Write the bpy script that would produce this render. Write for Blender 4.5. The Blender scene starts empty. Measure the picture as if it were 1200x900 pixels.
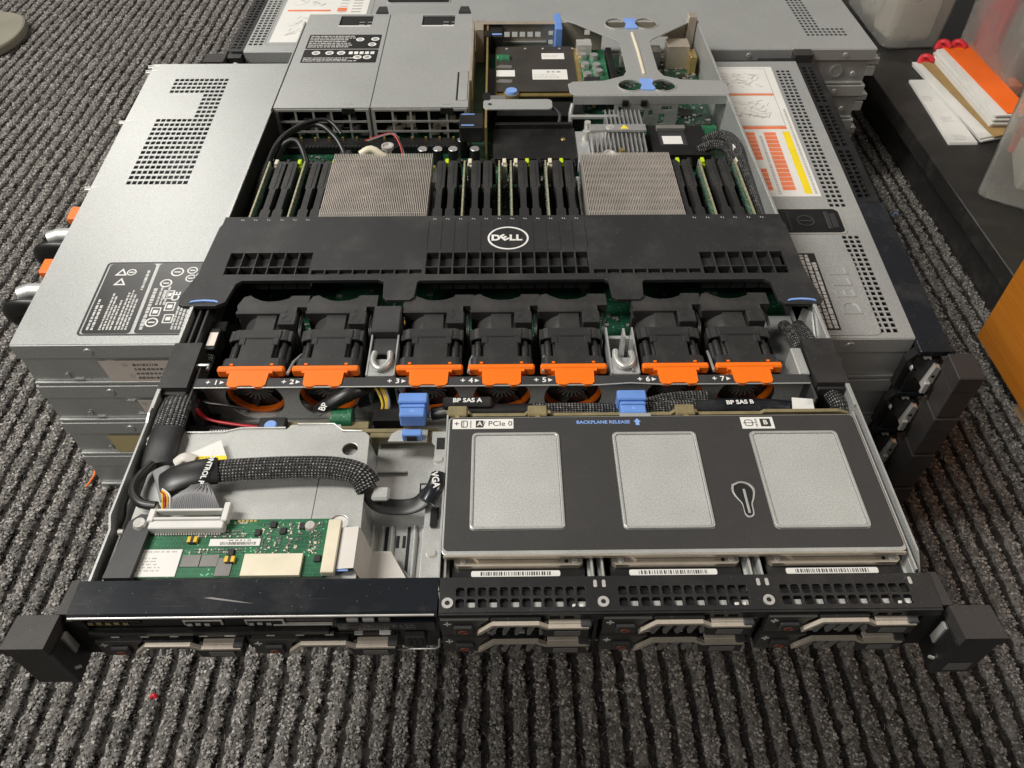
import bpy, math, random
import numpy as np
from mathutils import Matrix, Vector

# ---------------------------------------------------------------- camera, world, lamps, exposure
# All geometry is laid out in millimetres in the frame of the open server (x right, y to the back,
# z up, z = 0 its underside); ZOFF lifts that frame so that the carpet lies at world z = 0.
S = 0.001
ZOFF = 180.0
scene = bpy.context.scene
COL = scene.collection

cam_d = bpy.data.cameras.new('camera')
cam = bpy.data.objects.new('camera', cam_d)
COL.objects.link(cam)
scene.camera = cam
cam_d.sensor_fit = 'HORIZONTAL'
cam_d.sensor_width = 36.0
cam_d.lens = 914.06 / 1200 * 36.0
cam_d.clip_start = 0.01
cam_d.clip_end = 50.0


def cam_matrix(yaw, pitch, roll):
    cy, sy, cp, sp = math.cos(yaw), math.sin(yaw), math.cos(pitch), math.sin(pitch)
    f = Vector((sy * cp, cy * cp, -sp))
    r = Vector((cy, -sy, 0))
    u = r.cross(f)
    c, s = math.cos(roll), math.sin(roll)
    r2, u2 = c * r + s * u, -s * r + c * u
    return Matrix(((r2.x, u2.x, -f.x), (r2.y, u2.y, -f.y), (r2.z, u2.z, -f.z))).to_4x4()


cam.matrix_world = Matrix.Translation((0.0001, -0.1818, 0.4034 + ZOFF * S)) @ cam_matrix(
    math.radians(0.769), math.radians(47.224), math.radians(0.099))

world = bpy.data.worlds.new('World')
scene.world = world
world.use_nodes = True
bg = world.node_tree.nodes['Background']
bg.inputs[0].default_value = (1.0, 0.95, 0.89, 1)
bg.inputs[1].default_value = 0.105


def area(name, loc, target, size, power, col):
    d = bpy.data.lights.new(name, 'AREA')
    d.shape = 'RECTANGLE'
    d.size, d.size_y = size
    d.energy = power
    d.color = col
    o = bpy.data.objects.new(name, d)
    COL.objects.link(o)
    o.location = loc
    o.rotation_euler = (Vector(target) - Vector(loc)).to_track_quat('-Z', 'Y').to_euler()
    return o


area('ceiling_lamp', (-1.5, 0.30, 2.2), (-0.1, 0.35, 0.2), (0.5, 1.1), 56, (1.0, 0.97, 0.91))
area('ceiling_lamp_far', (-1.9, 3.6, 2.4), (-0.2, 0.6, 0.2), (0.6, 1.5), 20, (1.0, 0.97, 0.91))
area('ceiling_lamp_front', (-1.7, -1.2, 2.3), (-0.2, 0.2, 0.1), (0.6, 1.2), 26, (1.0, 0.96, 0.89))
area('ceiling_lamp_right', (2.3, 0.6, 2.4), (0.3, 0.5, 0.1), (0.5, 1.1), 20, (1.0, 0.90, 0.78))

scene.view_settings.view_transform = 'Standard'
scene.view_settings.look = 'None'
scene.view_settings.exposure = 0.17
scene.view_settings.gamma = 1.0
scene.view_settings.use_curve_mapping = False
scene.render.engine = 'CYCLES'
scene.cycles.max_bounces = 8
scene.cycles.transparent_max_bounces = 24

rnd = random.Random(7)

# ---------------------------------------------------------------- materials
MATS = {}


def nodes_of(name):
    m = bpy.data.materials.new(name)
    m.use_nodes = True
    nt = m.node_tree
    return m, nt, nt.nodes['Principled BSDF']


def N(nt, typ, **kw):
    n = nt.nodes.new(typ)
    for k, v in kw.items():
        if k in n.inputs.keys():
            n.inputs[k].default_value = v
        else:
            setattr(n, k, v)
    return n


def L(nt, a, b):
    nt.links.new(a, b)


def math_node(nt, op, a, b=None):
    n = nt.nodes.new('ShaderNodeMath')
    n.operation = op
    for i, v in enumerate((a, b)):
        if v is None:
            continue
        if isinstance(v, (int, float)):
            n.inputs[i].default_value = v
        else:
            L(nt, v, n.inputs[i])
    return n.outputs[0]


def ramp(nt, src, stops):
    r = nt.nodes.new('ShaderNodeValToRGB')
    els = r.color_ramp.elements
    while len(els) < len(stops):
        els.new(0.5)
    for e, (p, c) in zip(els, stops):
        e.position = p
        e.color = (*c, 1) if len(c) == 3 else c
    L(nt, src, r.inputs[0])
    return r.outputs[0]


def mix(nt, fac, a, b):
    n = nt.nodes.new('ShaderNodeMix')
    n.data_type = 'RGBA'
    for i, v in ((0, fac), (6, a), (7, b)):
        if isinstance(v, (int, float)):
            n.inputs[i].default_value = v
        elif isinstance(v, tuple):
            n.inputs[i].default_value = (*v, 1)
        else:
            L(nt, v, n.inputs[i])
    return n.outputs[2]


def mat(name, col, rough=0.5, metal=0.0, var=0.12, vs=60, grain=0.0, gs=1500, bump=0.0, bs=900,
        scratch=0.0, dust=0.0, coat=0.0, spec=0.5):
    """one painted, moulded or metal surface: blotchy tone, fine grain, scratches, dust, bump"""
    m, nt, b = nodes_of(name)
    b.inputs['Roughness'].default_value = rough
    b.inputs['Metallic'].default_value = metal
    b.inputs['Coat Weight'].default_value = coat
    b.inputs['Specular IOR Level'].default_value = spec
    tc = N(nt, 'ShaderNodeTexCoord').outputs['Object']
    n1 = N(nt, 'ShaderNodeTexNoise', Scale=vs, Detail=4.0, Roughness=0.6)
    L(nt, tc, n1.inputs['Vector'])
    lo = tuple(c * (1 - var) for c in col)
    hi = tuple(min(1, c * (1 + var)) for c in col)
    c = ramp(nt, n1.outputs[0], [(0.3, lo), (0.7, hi)])
    if grain:
        n2 = N(nt, 'ShaderNodeTexNoise', Scale=gs, Detail=2.0)
        L(nt, tc, n2.inputs['Vector'])
        f = ramp(nt, n2.outputs[0], [(0.35, (1 - grain,) * 3), (0.65, (1 + grain,) * 3)])
        mm = nt.nodes.new('ShaderNodeMix')
        mm.data_type = 'RGBA'
        mm.blend_type = 'MULTIPLY'
        mm.inputs[0].default_value = 1
        L(nt, c, mm.inputs[6])
        L(nt, f, mm.inputs[7])
        c = mm.outputs[2]
    if scratch:
        mp = N(nt, 'ShaderNodeMapping')
        mp.inputs['Scale'].default_value = (30, 900, 30)
        mp.inputs['Rotation'].default_value = (0, 0, 0.5)
        L(nt, tc, mp.inputs[0])
        n3 = N(nt, 'ShaderNodeTexNoise', Scale=1.0, Detail=3.0)
        L(nt, mp.outputs[0], n3.inputs['Vector'])
        f = ramp(nt, n3.outputs[0], [(0.66, (0, 0, 0)), (0.74, (scratch,) * 3)])
        c = mix(nt, f, c, tuple(min(1, x * 1.6 + 0.06) for x in col))
    if dust:
        n4 = N(nt, 'ShaderNodeTexNoise', Scale=25, Detail=8.0, Roughness=0.7)
        L(nt, tc, n4.inputs['Vector'])
        f = ramp(nt, n4.outputs[0], [(0.5, (0, 0, 0)), (0.75, (dust,) * 3)])
        c = mix(nt, f, c, (0.30, 0.28, 0.25))
        n5 = N(nt, 'ShaderNodeTexVoronoi', Scale=260)
        L(nt, tc, n5.inputs['Vector'])
        f2 = ramp(nt, n5.outputs['Distance'], [(0.05, (min(1, dust * 2.2),) * 3), (0.1, (0, 0, 0))])
        c = mix(nt, f2, c, (0.45, 0.43, 0.40))
    L(nt, c, b.inputs['Base Color'])
    r = ramp(nt, n1.outputs[0], [(0.25, (max(0, rough - 0.025),) * 3), (0.75, (min(1, rough + 0.025),) * 3)])
    L(nt, r, b.inputs['Roughness'])
    if bump:
        n6 = N(nt, 'ShaderNodeTexNoise', Scale=bs, Detail=3.0)
        L(nt, tc, n6.inputs['Vector'])
        bp = N(nt, 'ShaderNodeBump', Strength=bump, Distance=0.0004)
        L(nt, n6.outputs[0], bp.inputs['Height'])
        L(nt, bp.outputs[0], b.inputs['Normal'])
    MATS[name] = m
    return m


mat('zinc', (0.49, 0.50, 0.49), 0.42, 0.5, 0.04, 9, 0.12, 900, 0.06, 1400, 0.10, 0.05)
mat('zinc_bright', (0.53, 0.535, 0.515), 0.36, 0.5, 0.08, 40, 0.12, 1600, 0.10, 1500, 0.08, 0.06)
mat('zinc_wall', (0.50, 0.51, 0.50), 0.38, 0.55, 0.10, 30, 0.08, 900, 0.05, 1200, 0.1, 0.04)
mat('side_steel', (0.26, 0.265, 0.25), 0.45, 0.45, 0.10, 18, 0.08, 900, 0.05, 1200, 0.12, 0.06)
mat('pad_steel', (0.50, 0.51, 0.495), 0.45, 0.35, 0.05, 30, 0.16, 1300, 0.15, 1300, 0.0, 0.03)
mat('steel', (0.66, 0.64, 0.61), 0.30, 0.5, 0.15, 60)
mat('aluminium', (0.66, 0.66, 0.65), 0.35, 0.75, 0.10, 80, 0.06, 1500)
mat('fin_metal', (0.74, 0.68, 0.62), 0.35, 0.6, 0.10, 50, 0.08, 700)
mat('bronze_steel', (0.58, 0.51, 0.42), 0.38, 0.6, 0.12, 50, 0.05)
mat('brass', (0.60, 0.45, 0.18), 0.35, 0.8, 0.15, 200)
mat('shroud_black', (0.020, 0.020, 0.021), 0.5, 0, 0.12, 12, 0.15, 2200, 0.20, 2200, 0.05, 0.10)
mat('fan_black', (0.021, 0.0205, 0.0205), 0.48, 0, 0.15, 30, 0.15, 2000, 0.2, 2000, 0, 0.09)
mat('paint_black', (0.010, 0.010, 0.0105), 0.42, 0, 0.15, 30, 0.2, 2500, 0.3, 2400, 0.12, 0.07)
mat('gloss_black', (0.010, 0.012, 0.016), 0.22, 0, 0.2, 9, 0, 1, 0.02, 400, 0.28, 0.10, 0.2)
mat('film_black', (0.032, 0.031, 0.031), 0.55, 0, 0.06, 10, 0.12, 2200, 0.2, 2200, 0, 0.03)
mat('plastic_black', (0.008, 0.008, 0.008), 0.4, 0, 0.2, 60, 0, 1, 0.1, 1200, 0, 0.06)
mat('dark_void', (0.006, 0.006, 0.006), 0.7, 0, 0.2, 60)
mat('ear_black', (0.030, 0.027, 0.026), 0.6, 0, 0.12, 40, 0.25, 2600, 0.5, 2400, 0, 0.05)
mat('dark_grey', (0.032, 0.032, 0.034), 0.5, 0, 0.12, 60, 0.1, 2000, 0.1, 1500, 0, 0.06)
mat('mid_grey', (0.17, 0.165, 0.155), 0.5, 0.2, 0.12, 60, 0.05)
mat('psu_grille', (0.36, 0.36, 0.34), 0.5, 0.3, 0.15, 60)
mat('orange', (0.85, 0.165, 0.006), 0.42, 0, 0.07, 40, 0.05, 1600, 0.15, 1800, 0, 0.03)
mat('blue', (0.13, 0.26, 0.62), 0.42, 0, 0.10, 60, 0.03, 1500, 0.1, 1500, 0, 0.05)
mat('blue_light', (0.20, 0.34, 0.72), 0.45, 0, 0.08, 60)
mat('lime', (0.48, 0.62, 0.01), 0.4, 0, 0.08, 80)
mat('cream', (0.66, 0.60, 0.46), 0.5, 0, 0.08, 60)
mat('white', (0.62, 0.61, 0.59), 0.5, 0, 0.05, 60, 0, 1, 0, 1, 0, 0.05)
mat('paper', (0.68, 0.67, 0.64), 0.6, 0, 0.04, 30)
mat('paper_pink', (0.70, 0.62, 0.56), 0.55, 0, 0.05, 30)
mat('paper_tan', (0.56, 0.46, 0.24), 0.55, 0, 0.06, 30)
mat('print_black', (0.03, 0.03, 0.03), 0.6, 0, 0.1, 60)
mat('print_grey', (0.35, 0.34, 0.33), 0.6, 0, 0.1, 60)
mat('print_white', (0.72, 0.72, 0.70), 0.5, 0, 0.1, 60)
mat('print_blue', (0.22, 0.36, 0.75), 0.5, 0, 0.1, 60)
mat('label_black', (0.022, 0.021, 0.020), 0.32, 0, 0.1, 40, 0, 1, 0, 1, 0, 0.05)
mat('label_yellow', (0.80, 0.62, 0.02), 0.5, 0, 0.05, 40)
mat('label_orange', (0.72, 0.20, 0.09), 0.5, 0, 0.08, 60)
mat('red', (0.55, 0.02, 0.03), 0.4, 0, 0.1, 60)
mat('wire_red', (0.40, 0.015, 0.02), 0.4, 0, 0.1, 60)
mat('wire_yellow', (0.65, 0.42, 0.03), 0.4, 0, 0.1, 60)
mat('wire_grey', (0.22, 0.22, 0.23), 0.42, 0, 0.1, 60)
mat('wire_black', (0.012, 0.012, 0.012), 0.38, 0, 0.15, 90)
mat('ribbon', (0.56, 0.53, 0.49), 0.5, 0, 0.04, 30)
mat('olive_edge', (0.20, 0.165, 0.085), 0.5, 0, 0.2, 120, 0.1)
mat('dimm_edge', (0.34, 0.32, 0.21), 0.42, 0.2, 0.35, 300, 0.2)
mat('nic_brown', (0.058, 0.052, 0.046), 0.4, 0.3, 0.15, 30, 0.08, 1500, 0, 1, 0, 0.03)
mat('chip', (0.018, 0.018, 0.018), 0.4, 0, 0.2, 100)
mat('kraft', (0.33, 0.21, 0.08), 0.7, 0, 0.12, 30, 0.1, 800)
mat('table_black', (0.020, 0.019, 0.018), 0.38, 0, 0.25, 14, 0.1, 900, 0.08, 900, 0.05, 0.10)
mat('olive_metal', (0.23, 0.215, 0.165), 0.5, 0.1, 0.12, 14)
mat('card_orange', (0.85, 0.14, 0.01), 0.5, 0, 0.05, 30)


def pcb_mat(name, base, dark, light):
    m, nt, b = nodes_of(name)
    tc = N(nt, 'ShaderNodeTexCoord').outputs['Object']
    br = N(nt, 'ShaderNodeTexBrick', Scale=90.0, **{'Mortar Size': 0.012, 'Bias': -0.2})
    br.offset = 0.37
    L(nt, tc, br.inputs['Vector'])
    vo = N(nt, 'ShaderNodeTexVoronoi', Scale=420.0)
    vo.distance = 'CHEBYCHEV'
    L(nt, tc, vo.inputs['Vector'])
    no = N(nt, 'ShaderNodeTexNoise', Scale=70.0, Detail=4.0)
    L(nt, tc, no.inputs['Vector'])
    c = ramp(nt, no.outputs[0], [(0.35, dark), (0.65, base)])
    f = ramp(nt, br.outputs['Fac'], [(0.4, (0, 0, 0)), (0.6, (0.5, 0.5, 0.5))])
    c = mix(nt, f, c, light)
    # vias: bright dots thinned out by a noise mask
    d = ramp(nt, vo.outputs['Distance'], [(0.13, (1, 1, 1)), (0.17, (0, 0, 0))])
    k = ramp(nt, no.outputs[0], [(0.48, (0, 0, 0)), (0.54, (1, 1, 1))])
    f2 = math_node(nt, 'MULTIPLY', d, k)
    c = mix(nt, f2, c, tuple(min(1, x * 2.2 + 0.10) for x in light))
    L(nt, c, b.inputs['Base Color'])
    b.inputs['Roughness'].default_value = 0.35
    MATS[name] = m


pcb_mat('pcb', (0.022, 0.135, 0.060), (0.010, 0.075, 0.035), (0.05, 0.22, 0.11))
pcb_mat('pcb_dark', (0.012, 0.07, 0.036), (0.006, 0.035, 0.02), (0.035, 0.13, 0.07))


def braid_mat():
    m, nt, b = nodes_of('braid')
    uv = N(nt, 'ShaderNodeUVMap').outputs[0]
    sp = N(nt, 'ShaderNodeSeparateXYZ')
    L(nt, uv, sp.inputs[0])
    a = math_node(nt, 'MULTIPLY', sp.outputs[0], 2 * math.pi)
    v = math_node(nt, 'MULTIPLY', sp.outputs[1], 1.7)
    s1 = math_node(nt, 'SINE', math_node(nt, 'ADD', math_node(nt, 'MULTIPLY', a, 11), v))
    s2 = math_node(nt, 'SINE', math_node(nt, 'SUBTRACT', math_node(nt, 'MULTIPLY', a, 11), v))
    pr = math_node(nt, 'MULTIPLY', s1, s2)
    tc = N(nt, 'ShaderNodeTexCoord').outputs['Object']
    no = N(nt, 'ShaderNodeTexNoise', Scale=420.0, Detail=3.0)
    L(nt, tc, no.inputs['Vector'])
    f = math_node(nt, 'ADD', pr, math_node(nt, 'MULTIPLY', math_node(nt, 'SUBTRACT', no.outputs[0], 0.5), 2.4))
    c = ramp(nt, f, [(0.45, (0.010, 0.010, 0.010)), (0.62, (0.045, 0.045, 0.045)), (0.98, (0.34, 0.34, 0.33))])
    L(nt, c, b.inputs['Base Color'])
    b.inputs['Roughness'].default_value = 0.42
    bp = N(nt, 'ShaderNodeBump', Strength=0.8, Distance=0.0006)
    L(nt, pr, bp.inputs['Height'])
    L(nt, bp.outputs[0], b.inputs['Normal'])
    MATS['braid'] = m


braid_mat()


def wood_mat():
    m, nt, b = nodes_of('cherry_wood')
    tc = N(nt, 'ShaderNodeTexCoord').outputs['Object']
    mp = N(nt, 'ShaderNodeMapping')
    mp.inputs['Scale'].default_value = (8, 14, 420)
    mp.inputs['Rotation'].default_value = (math.radians(62), 0, 0)
    L(nt, tc, mp.inputs[0])
    no = N(nt, 'ShaderNodeTexNoise', Scale=1.0, Detail=6.0, Roughness=0.62)
    L(nt, mp.outputs[0], no.inputs['Vector'])
    n2 = N(nt, 'ShaderNodeTexNoise', Scale=5.0, Detail=2.0)
    L(nt, tc, n2.inputs['Vector'])
    c = ramp(nt, no.outputs[0], [(0.3, (0.38, 0.125, 0.012)), (0.55, (0.46, 0.160, 0.016)), (0.75, (0.52, 0.195, 0.024))])
    c2 = mix(nt, math_node(nt, 'MULTIPLY', n2.outputs[0], 0.15), c, (0.34, 0.10, 0.012))
    L(nt, c2, b.inputs['Base Color'])
    b.inputs['Roughness'].default_value = 0.38
    MATS['cherry_wood'] = m


wood_mat()
mat('birch', (0.46, 0.30, 0.16), 0.5, 0, 0.12, 40)


def clear_mat(name, tint, fac):
    """cloudy translucent polypropylene: partly see-through, partly milky"""
    m, nt, b = nodes_of(name)
    out = nt.nodes['Material Output']
    b.inputs['Base Color'].default_value = (*tint, 1)
    b.inputs['Roughness'].default_value = 0.28
    b.inputs['Subsurface Weight'].default_value = 0.0
    tl = N(nt, 'ShaderNodeBsdfTranslucent')
    tl.inputs[0].default_value = (*tint, 1)
    m1 = N(nt, 'ShaderNodeMixShader')
    m1.inputs[0].default_value = 0.5
    L(nt, b.outputs[0], m1.inputs[1])
    L(nt, tl.outputs[0], m1.inputs[2])
    tr = N(nt, 'ShaderNodeBsdfRefraction')
    tr.inputs['Color'].default_value = (0.97, 0.97, 0.95, 1)
    tr.inputs['Roughness'].default_value = 0.06
    tr.inputs['IOR'].default_value = 1.02
    m2 = N(nt, 'ShaderNodeMixShader')
    tc = N(nt, 'ShaderNodeTexCoord').outputs['Object']
    no = N(nt, 'ShaderNodeTexNoise', Scale=14.0, Detail=3.0)
    L(nt, tc, no.inputs['Vector'])
    f = ramp(nt, no.outputs[0], [(0.3, (fac - 0.06,) * 3), (0.7, (fac + 0.06,) * 3)])
    L(nt, f, m2.inputs[0])
    L(nt, m1.outputs[0], m2.inputs[1])
    L(nt, tr.outputs[0], m2.inputs[2])
    L(nt, m2.outputs[0], out.inputs[0])
    MATS[name] = m


clear_mat('clear_plastic', (0.76, 0.76, 0.73), 0.72)
mat('ring_dull', (0.22, 0.06, 0.03), 0.5)


def carpet_mat():
    m, nt, b = nodes_of('carpet')
    tc = N(nt, 'ShaderNodeTexCoord').outputs['Object']
    rib = N(nt, 'ShaderNodeAttribute', attribute_name='rib').outputs['Fac']
    tone = N(nt, 'ShaderNodeAttribute', attribute_name='tone').outputs['Fac']
    n1 = N(nt, 'ShaderNodeTexNoise', Scale=700.0, Detail=4.0, Roughness=0.75)
    L(nt, tc, n1.inputs['Vector'])
    n3 = N(nt, 'ShaderNodeTexNoise', Scale=9.0, Detail=3.0)
    L(nt, tc, n3.inputs['Vector'])
    t = math_node(nt, 'ADD', math_node(nt, 'MULTIPLY', tone, 0.75), math_node(nt, 'MULTIPLY', math_node(nt, 'SUBTRACT', n1.outputs[0], 0.38), 0.9))
    light = ramp(nt, t, [(0.10, (0.045, 0.042, 0.040)), (0.50, (0.255, 0.240, 0.225)), (0.95, (0.58, 0.55, 0.51))])
    dark = ramp(nt, t, [(0.15, (0.014, 0.0125, 0.0115)), (0.85, (0.075, 0.067, 0.061))])
    e = math_node(nt, 'ADD', rib, math_node(nt, 'MULTIPLY', math_node(nt, 'SUBTRACT', n1.outputs[0], 0.5), 0.5))
    f = ramp(nt, e, [(0.36, (0, 0, 0)), (0.60, (1, 1, 1))])
    c = mix(nt, f, dark, light)
    L(nt, c, b.inputs['Base Color'])
    b.inputs['Roughness'].default_value = 0.9
    b.inputs['Specular IOR Level'].default_value = 0.2
    bp = N(nt, 'ShaderNodeBump', Strength=0.8, Distance=0.001)
    L(nt, n1.outputs[0], bp.inputs['Height'])
    L(nt, bp.outputs[0], b.inputs['Normal'])
    MATS['carpet'] = m


carpet_mat()

# ---------------------------------------------------------------- mesh builder (millimetres)


class MB:
    def __init__(self):
        self.v, self.f, self.s, self.uv = [], [], [], {}

    def add(self, vs, fs, smooth=False):
        o = len(self.v)
        self.v += [tuple(p) for p in vs]
        for f in fs:
            self.f.append(tuple(i + o for i in f))
            self.s.append(smooth)
        return self

    def box(self, x0, x1, y0, y1, z0, z1, c=0.0):
        if c <= 0:
            vs = [(x, y, z) for z in (z0, z1) for y in (y0, y1) for x in (x0, x1)]
            return self.add(vs, [(0, 2, 3, 1), (4, 5, 7, 6), (0, 1, 5, 4), (2, 6, 7, 3), (0, 4, 6, 2), (1, 3, 7, 5)])
        c = min(c, (x1 - x0) * .45, (y1 - y0) * .45, (z1 - z0) * .45)
        vs, ix = [], {}
        for sx in (0, 1):
            for sy in (0, 1):
                for sz in (0, 1):
                    X, Y, Z = (x0, x1)[sx], (y0, y1)[sy], (z0, z1)[sz]
                    dx, dy, dz = (c, -c)[sx], (c, -c)[sy], (c, -c)[sz]
                    for ax, p in enumerate(((X, Y + dy, Z + dz), (X + dx, Y, Z + dz), (X + dx, Y + dy, Z))):
                        ix[sx, sy, sz, ax] = len(vs)
                        vs.append(p)
        g = ix.__getitem__
        fs = []
        for k in (0, 1):
            q = [g((k, 0, 0, 0)), g((k, 1, 0, 0)), g((k, 1, 1, 0)), g((k, 0, 1, 0))]
            fs.append(q if k else q[::-1])
            q = [g((0, k, 0, 1)), g((0, k, 1, 1)), g((1, k, 1, 1)), g((1, k, 0, 1))]
            fs.append(q if k else q[::-1])
            q = [g((0, 0, k, 2)), g((1, 0, k, 2)), g((1, 1, k, 2)), g((0, 1, k, 2))]
            fs.append(q if k else q[::-1])
        ctr = ((x0 + x1) / 2, (y0 + y1) / 2, (z0 + z1) / 2)

        def out(q):
            a, b_, d = (Vector(vs[i]) for i in q[:3])
            n = (b_ - a).cross(d - a)
            m_ = sum((Vector(vs[i]) for i in q), Vector()) / len(q) - Vector(ctr)
            return q if n.dot(m_) > 0 else q[::-1]
        for a in (0, 1):
            for d in (0, 1):
                fs.append(out([g((a, d, 0, 0)), g((a, d, 1, 0)), g((a, d, 1, 1)), g((a, d, 0, 1))]))
                fs.append(out([g((a, 0, d, 0)), g((a, 1, d, 0)), g((a, 1, d, 2)), g((a, 0, d, 2))]))
                fs.append(out([g((0, a, d, 1)), g((1, a, d, 1)), g((1, a, d, 2)), g((0, a, d, 2))]))
                for e in (0, 1):
                    fs.append(out([g((a, d, e, 0)), g((a, d, e, 1)), g((a, d, e, 2))]))
        return self.add(vs, fs)

    def prism(self, pts, a0, a1, axis='z'):
        n = len(pts)
        area2 = sum(pts[i][0] * pts[(i + 1) % n][1] - pts[(i + 1) % n][0] * pts[i][1] for i in range(n))
        if area2 < 0:
            pts = pts[::-1]
        f3 = {'z': lambda p, a: (p[0], p[1], a), 'y': lambda p, a: (p[0], a, p[1]), 'x': lambda p, a: (a, p[0], p[1])}[axis]
        vs = [f3(p, a0) for p in pts] + [f3(p, a1) for p in pts]
        fs = [tuple(range(n))[::-1], tuple(range(n, 2 * n))] + [(i, (i + 1) % n, n + (i + 1) % n, n + i) for i in range(n)]
        if axis == 'y':
            fs = [f[::-1] for f in fs]
        return self.add(vs, fs)

    def cyl(self, c, r, h, axis='z', n=16, r2=None, caps=True):
        r2 = r if r2 is None else r2
        cx, cy, cz = c

        def pt(k, rr, t):
            a = 2 * math.pi * k / n
            u, w = rr * math.cos(a), rr * math.sin(a)
            return {'z': (cx + u, cy + w, cz + t), 'y': (cx + w, cy + t, cz + u), 'x': (cx + t, cy + u, cz + w)}[axis]
        lo, hi = [pt(k, r, 0) for k in range(n)], [pt(k, r2, h) for k in range(n)]
        self.add(lo + hi, [(k, (k + 1) % n, n + (k + 1) % n, n + k) for k in range(n)], True)
        if caps:
            self.add(lo, [tuple(range(n))[::-1]])
            self.add(hi, [tuple(range(n))])
        return self

    def ring(self, c, r0, r1, h, axis='z', n=20):
        cx, cy, cz = c

        def pt(k, rr, t):
            a = 2 * math.pi * k / n
            u, w = rr * math.cos(a), rr * math.sin(a)
            return {'z': (cx + u, cy + w, cz + t), 'y': (cx + w, cy + t, cz + u), 'x': (cx + t, cy + u, cz + w)}[axis]
        A = [[pt(k, rr, t) for k in range(n)] for rr, t in ((r0, 0), (r1, 0), (r1, h), (r0, h))]
        for j in range(4):
            a, b_ = A[j], A[(j + 1) % 4]
            self.add(a + b_, [(k, n + k, n + (k + 1) % n, (k + 1) % n) for k in range(n)], j in (1, 3))
        return self

    def tube(self, path, r, n=8, flat=1.0, caps=True, up=(0, 0, 1), smooth_n=0):
        P = [Vector(p) for p in path]
        if smooth_n:
            P = catmull(P, smooth_n)
        m = len(P)
        rr = r if callable(r) else (lambda t: r)
        vs, uv = [], []
        dist = 0.0
        for i, p in enumerate(P):
            t = (P[min(i + 1, m - 1)] - P[max(i - 1, 0)]).normalized()
            u = Vector(up)
            side = t.cross(u)
            if side.length < 1e-4:
                side = t.cross(Vector((1, 0, 0)))
            side.normalize()
            nn = side.cross(t)
            if i:
                dist += (P[i] - P[i - 1]).length
            q = rr(i / (m - 1))
            for k in range(n):
                a = 2 * math.pi * k / n
                vs.append(p + side * (q * math.cos(a)) + nn * (q * flat * math.sin(a)))
                uv.append((k / n, dist))
        fs = []
        for i in range(m - 1):
            for k in range(n):
                fs.append((i * n + k, i * n + (k + 1) % n, (i + 1) * n + (k + 1) % n, (i + 1) * n + k))
        o, fo = len(self.v), len(self.f)
        self.add(vs, fs, True)
        for j, f in enumerate(fs):
            loop = []
            for i in f:
                u_, v_ = uv[i]
                if f[1] % n == 0 and i % n == 0:
                    u_ = 1.0
                loop.append((u_, v_))
            self.uv[fo + j] = loop
        if caps:
            self.add(vs[:n], [tuple(range(n))[::-1]])
            self.add(vs[-n:], [tuple(range(n))])
        return self

    def grid(self, xs, ys, mask, z0, z1):
        """plate cut into cells; mask(i, j) False leaves a real hole"""
        nx, ny = len(xs) - 1, len(ys) - 1
        M = [[bool(mask(i, j)) for j in range(ny)] for i in range(nx)]
        for i in range(nx):
            j = 0
            while j < ny:
                if not M[i][j]:
                    j += 1
                    continue
                k = j
                while k + 1 < ny and M[i][k + 1]:
                    k += 1
                x0, x1, y0, y1 = xs[i], xs[i + 1], ys[j], ys[k + 1]
                self.add([(x0, y0, z1), (x1, y0, z1), (x1, y1, z1), (x0, y1, z1)], [(0, 1, 2, 3)])
                self.add([(x0, y0, z0), (x1, y0, z0), (x1, y1, z0), (x0, y1, z0)], [(3, 2, 1, 0)])
                self.add([(x0, y0, z0), (x1, y0, z0), (x1, y0, z1), (x0, y0, z1)], [(0, 1, 2, 3)])
                self.add([(x1, y1, z0), (x0, y1, z0), (x0, y1, z1), (x1, y1, z1)], [(0, 1, 2, 3)])
                j = k + 1
            for j in range(ny):
                if M[i][j]:
                    y0, y1 = ys[j], ys[j + 1]
                    if i == 0 or not M[i - 1][j]:
                        x = xs[i]
                        self.add([(x, y1, z0), (x, y0, z0), (x, y0, z1), (x, y1, z1)], [(0, 1, 2, 3)])
                    if i == nx - 1 or not M[i + 1][j]:
                        x = xs[i + 1]
                        self.add([(x, y0, z0), (x, y1, z0), (x, y1, z1), (x, y0, z1)], [(0, 1, 2, 3)])
        return self

    def rect(self, x0, x1, y0, y1, z):
        return self.add([(x0, y0, z), (x1, y0, z), (x1, y1, z), (x0, y1, z)], [(0, 1, 2, 3)])

    def join(self, o, M=None):
        vs = o.v if M is None else [tuple(M @ Vector(p)) for p in o.v]
        off, fo = len(self.v), len(self.f)
        self.v += vs
        self.f += [tuple(i + off for i in f) for f in o.f]
        self.s += o.s
        for k, w in o.uv.items():
            self.uv[fo + k] = w
        return self

    def xf(self, M):
        self.v = [tuple(M @ Vector(p)) for p in self.v]
        return self

    def mapv(self, fn):
        self.v = [fn(*p) for p in self.v]
        return self

    def mesh(self, name, material):
        me = bpy.data.meshes.new(name)
        me.from_pydata([(x * S, y * S, z * S) for x, y, z in self.v], [], self.f)
        me.polygons.foreach_set('use_smooth', self.s)
        if self.uv:
            lay = me.uv_layers.new(name='UVMap')
            for k, w in self.uv.items():
                for li, q in zip(me.polygons[k].loop_indices, w):
                    lay.data[li].uv = q
        me.materials.append(MATS[material])
        me.update()
        return me


def catmull(P, n):
    out = []
    m = len(P)
    for i in range(m - 1):
        p0, p1, p2, p3 = P[max(i - 1, 0)], P[i], P[i + 1], P[min(i + 2, m - 1)]
        for k in range(n):
            t = k / n
            out.append(0.5 * ((2 * p1) + (p2 - p0) * t + (2 * p0 - 5 * p1 + 4 * p2 - p3) * t * t
                              + (3 * p1 - p0 - 3 * p2 + p3) * t ** 3))
    out.append(P[-1])
    return out


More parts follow.
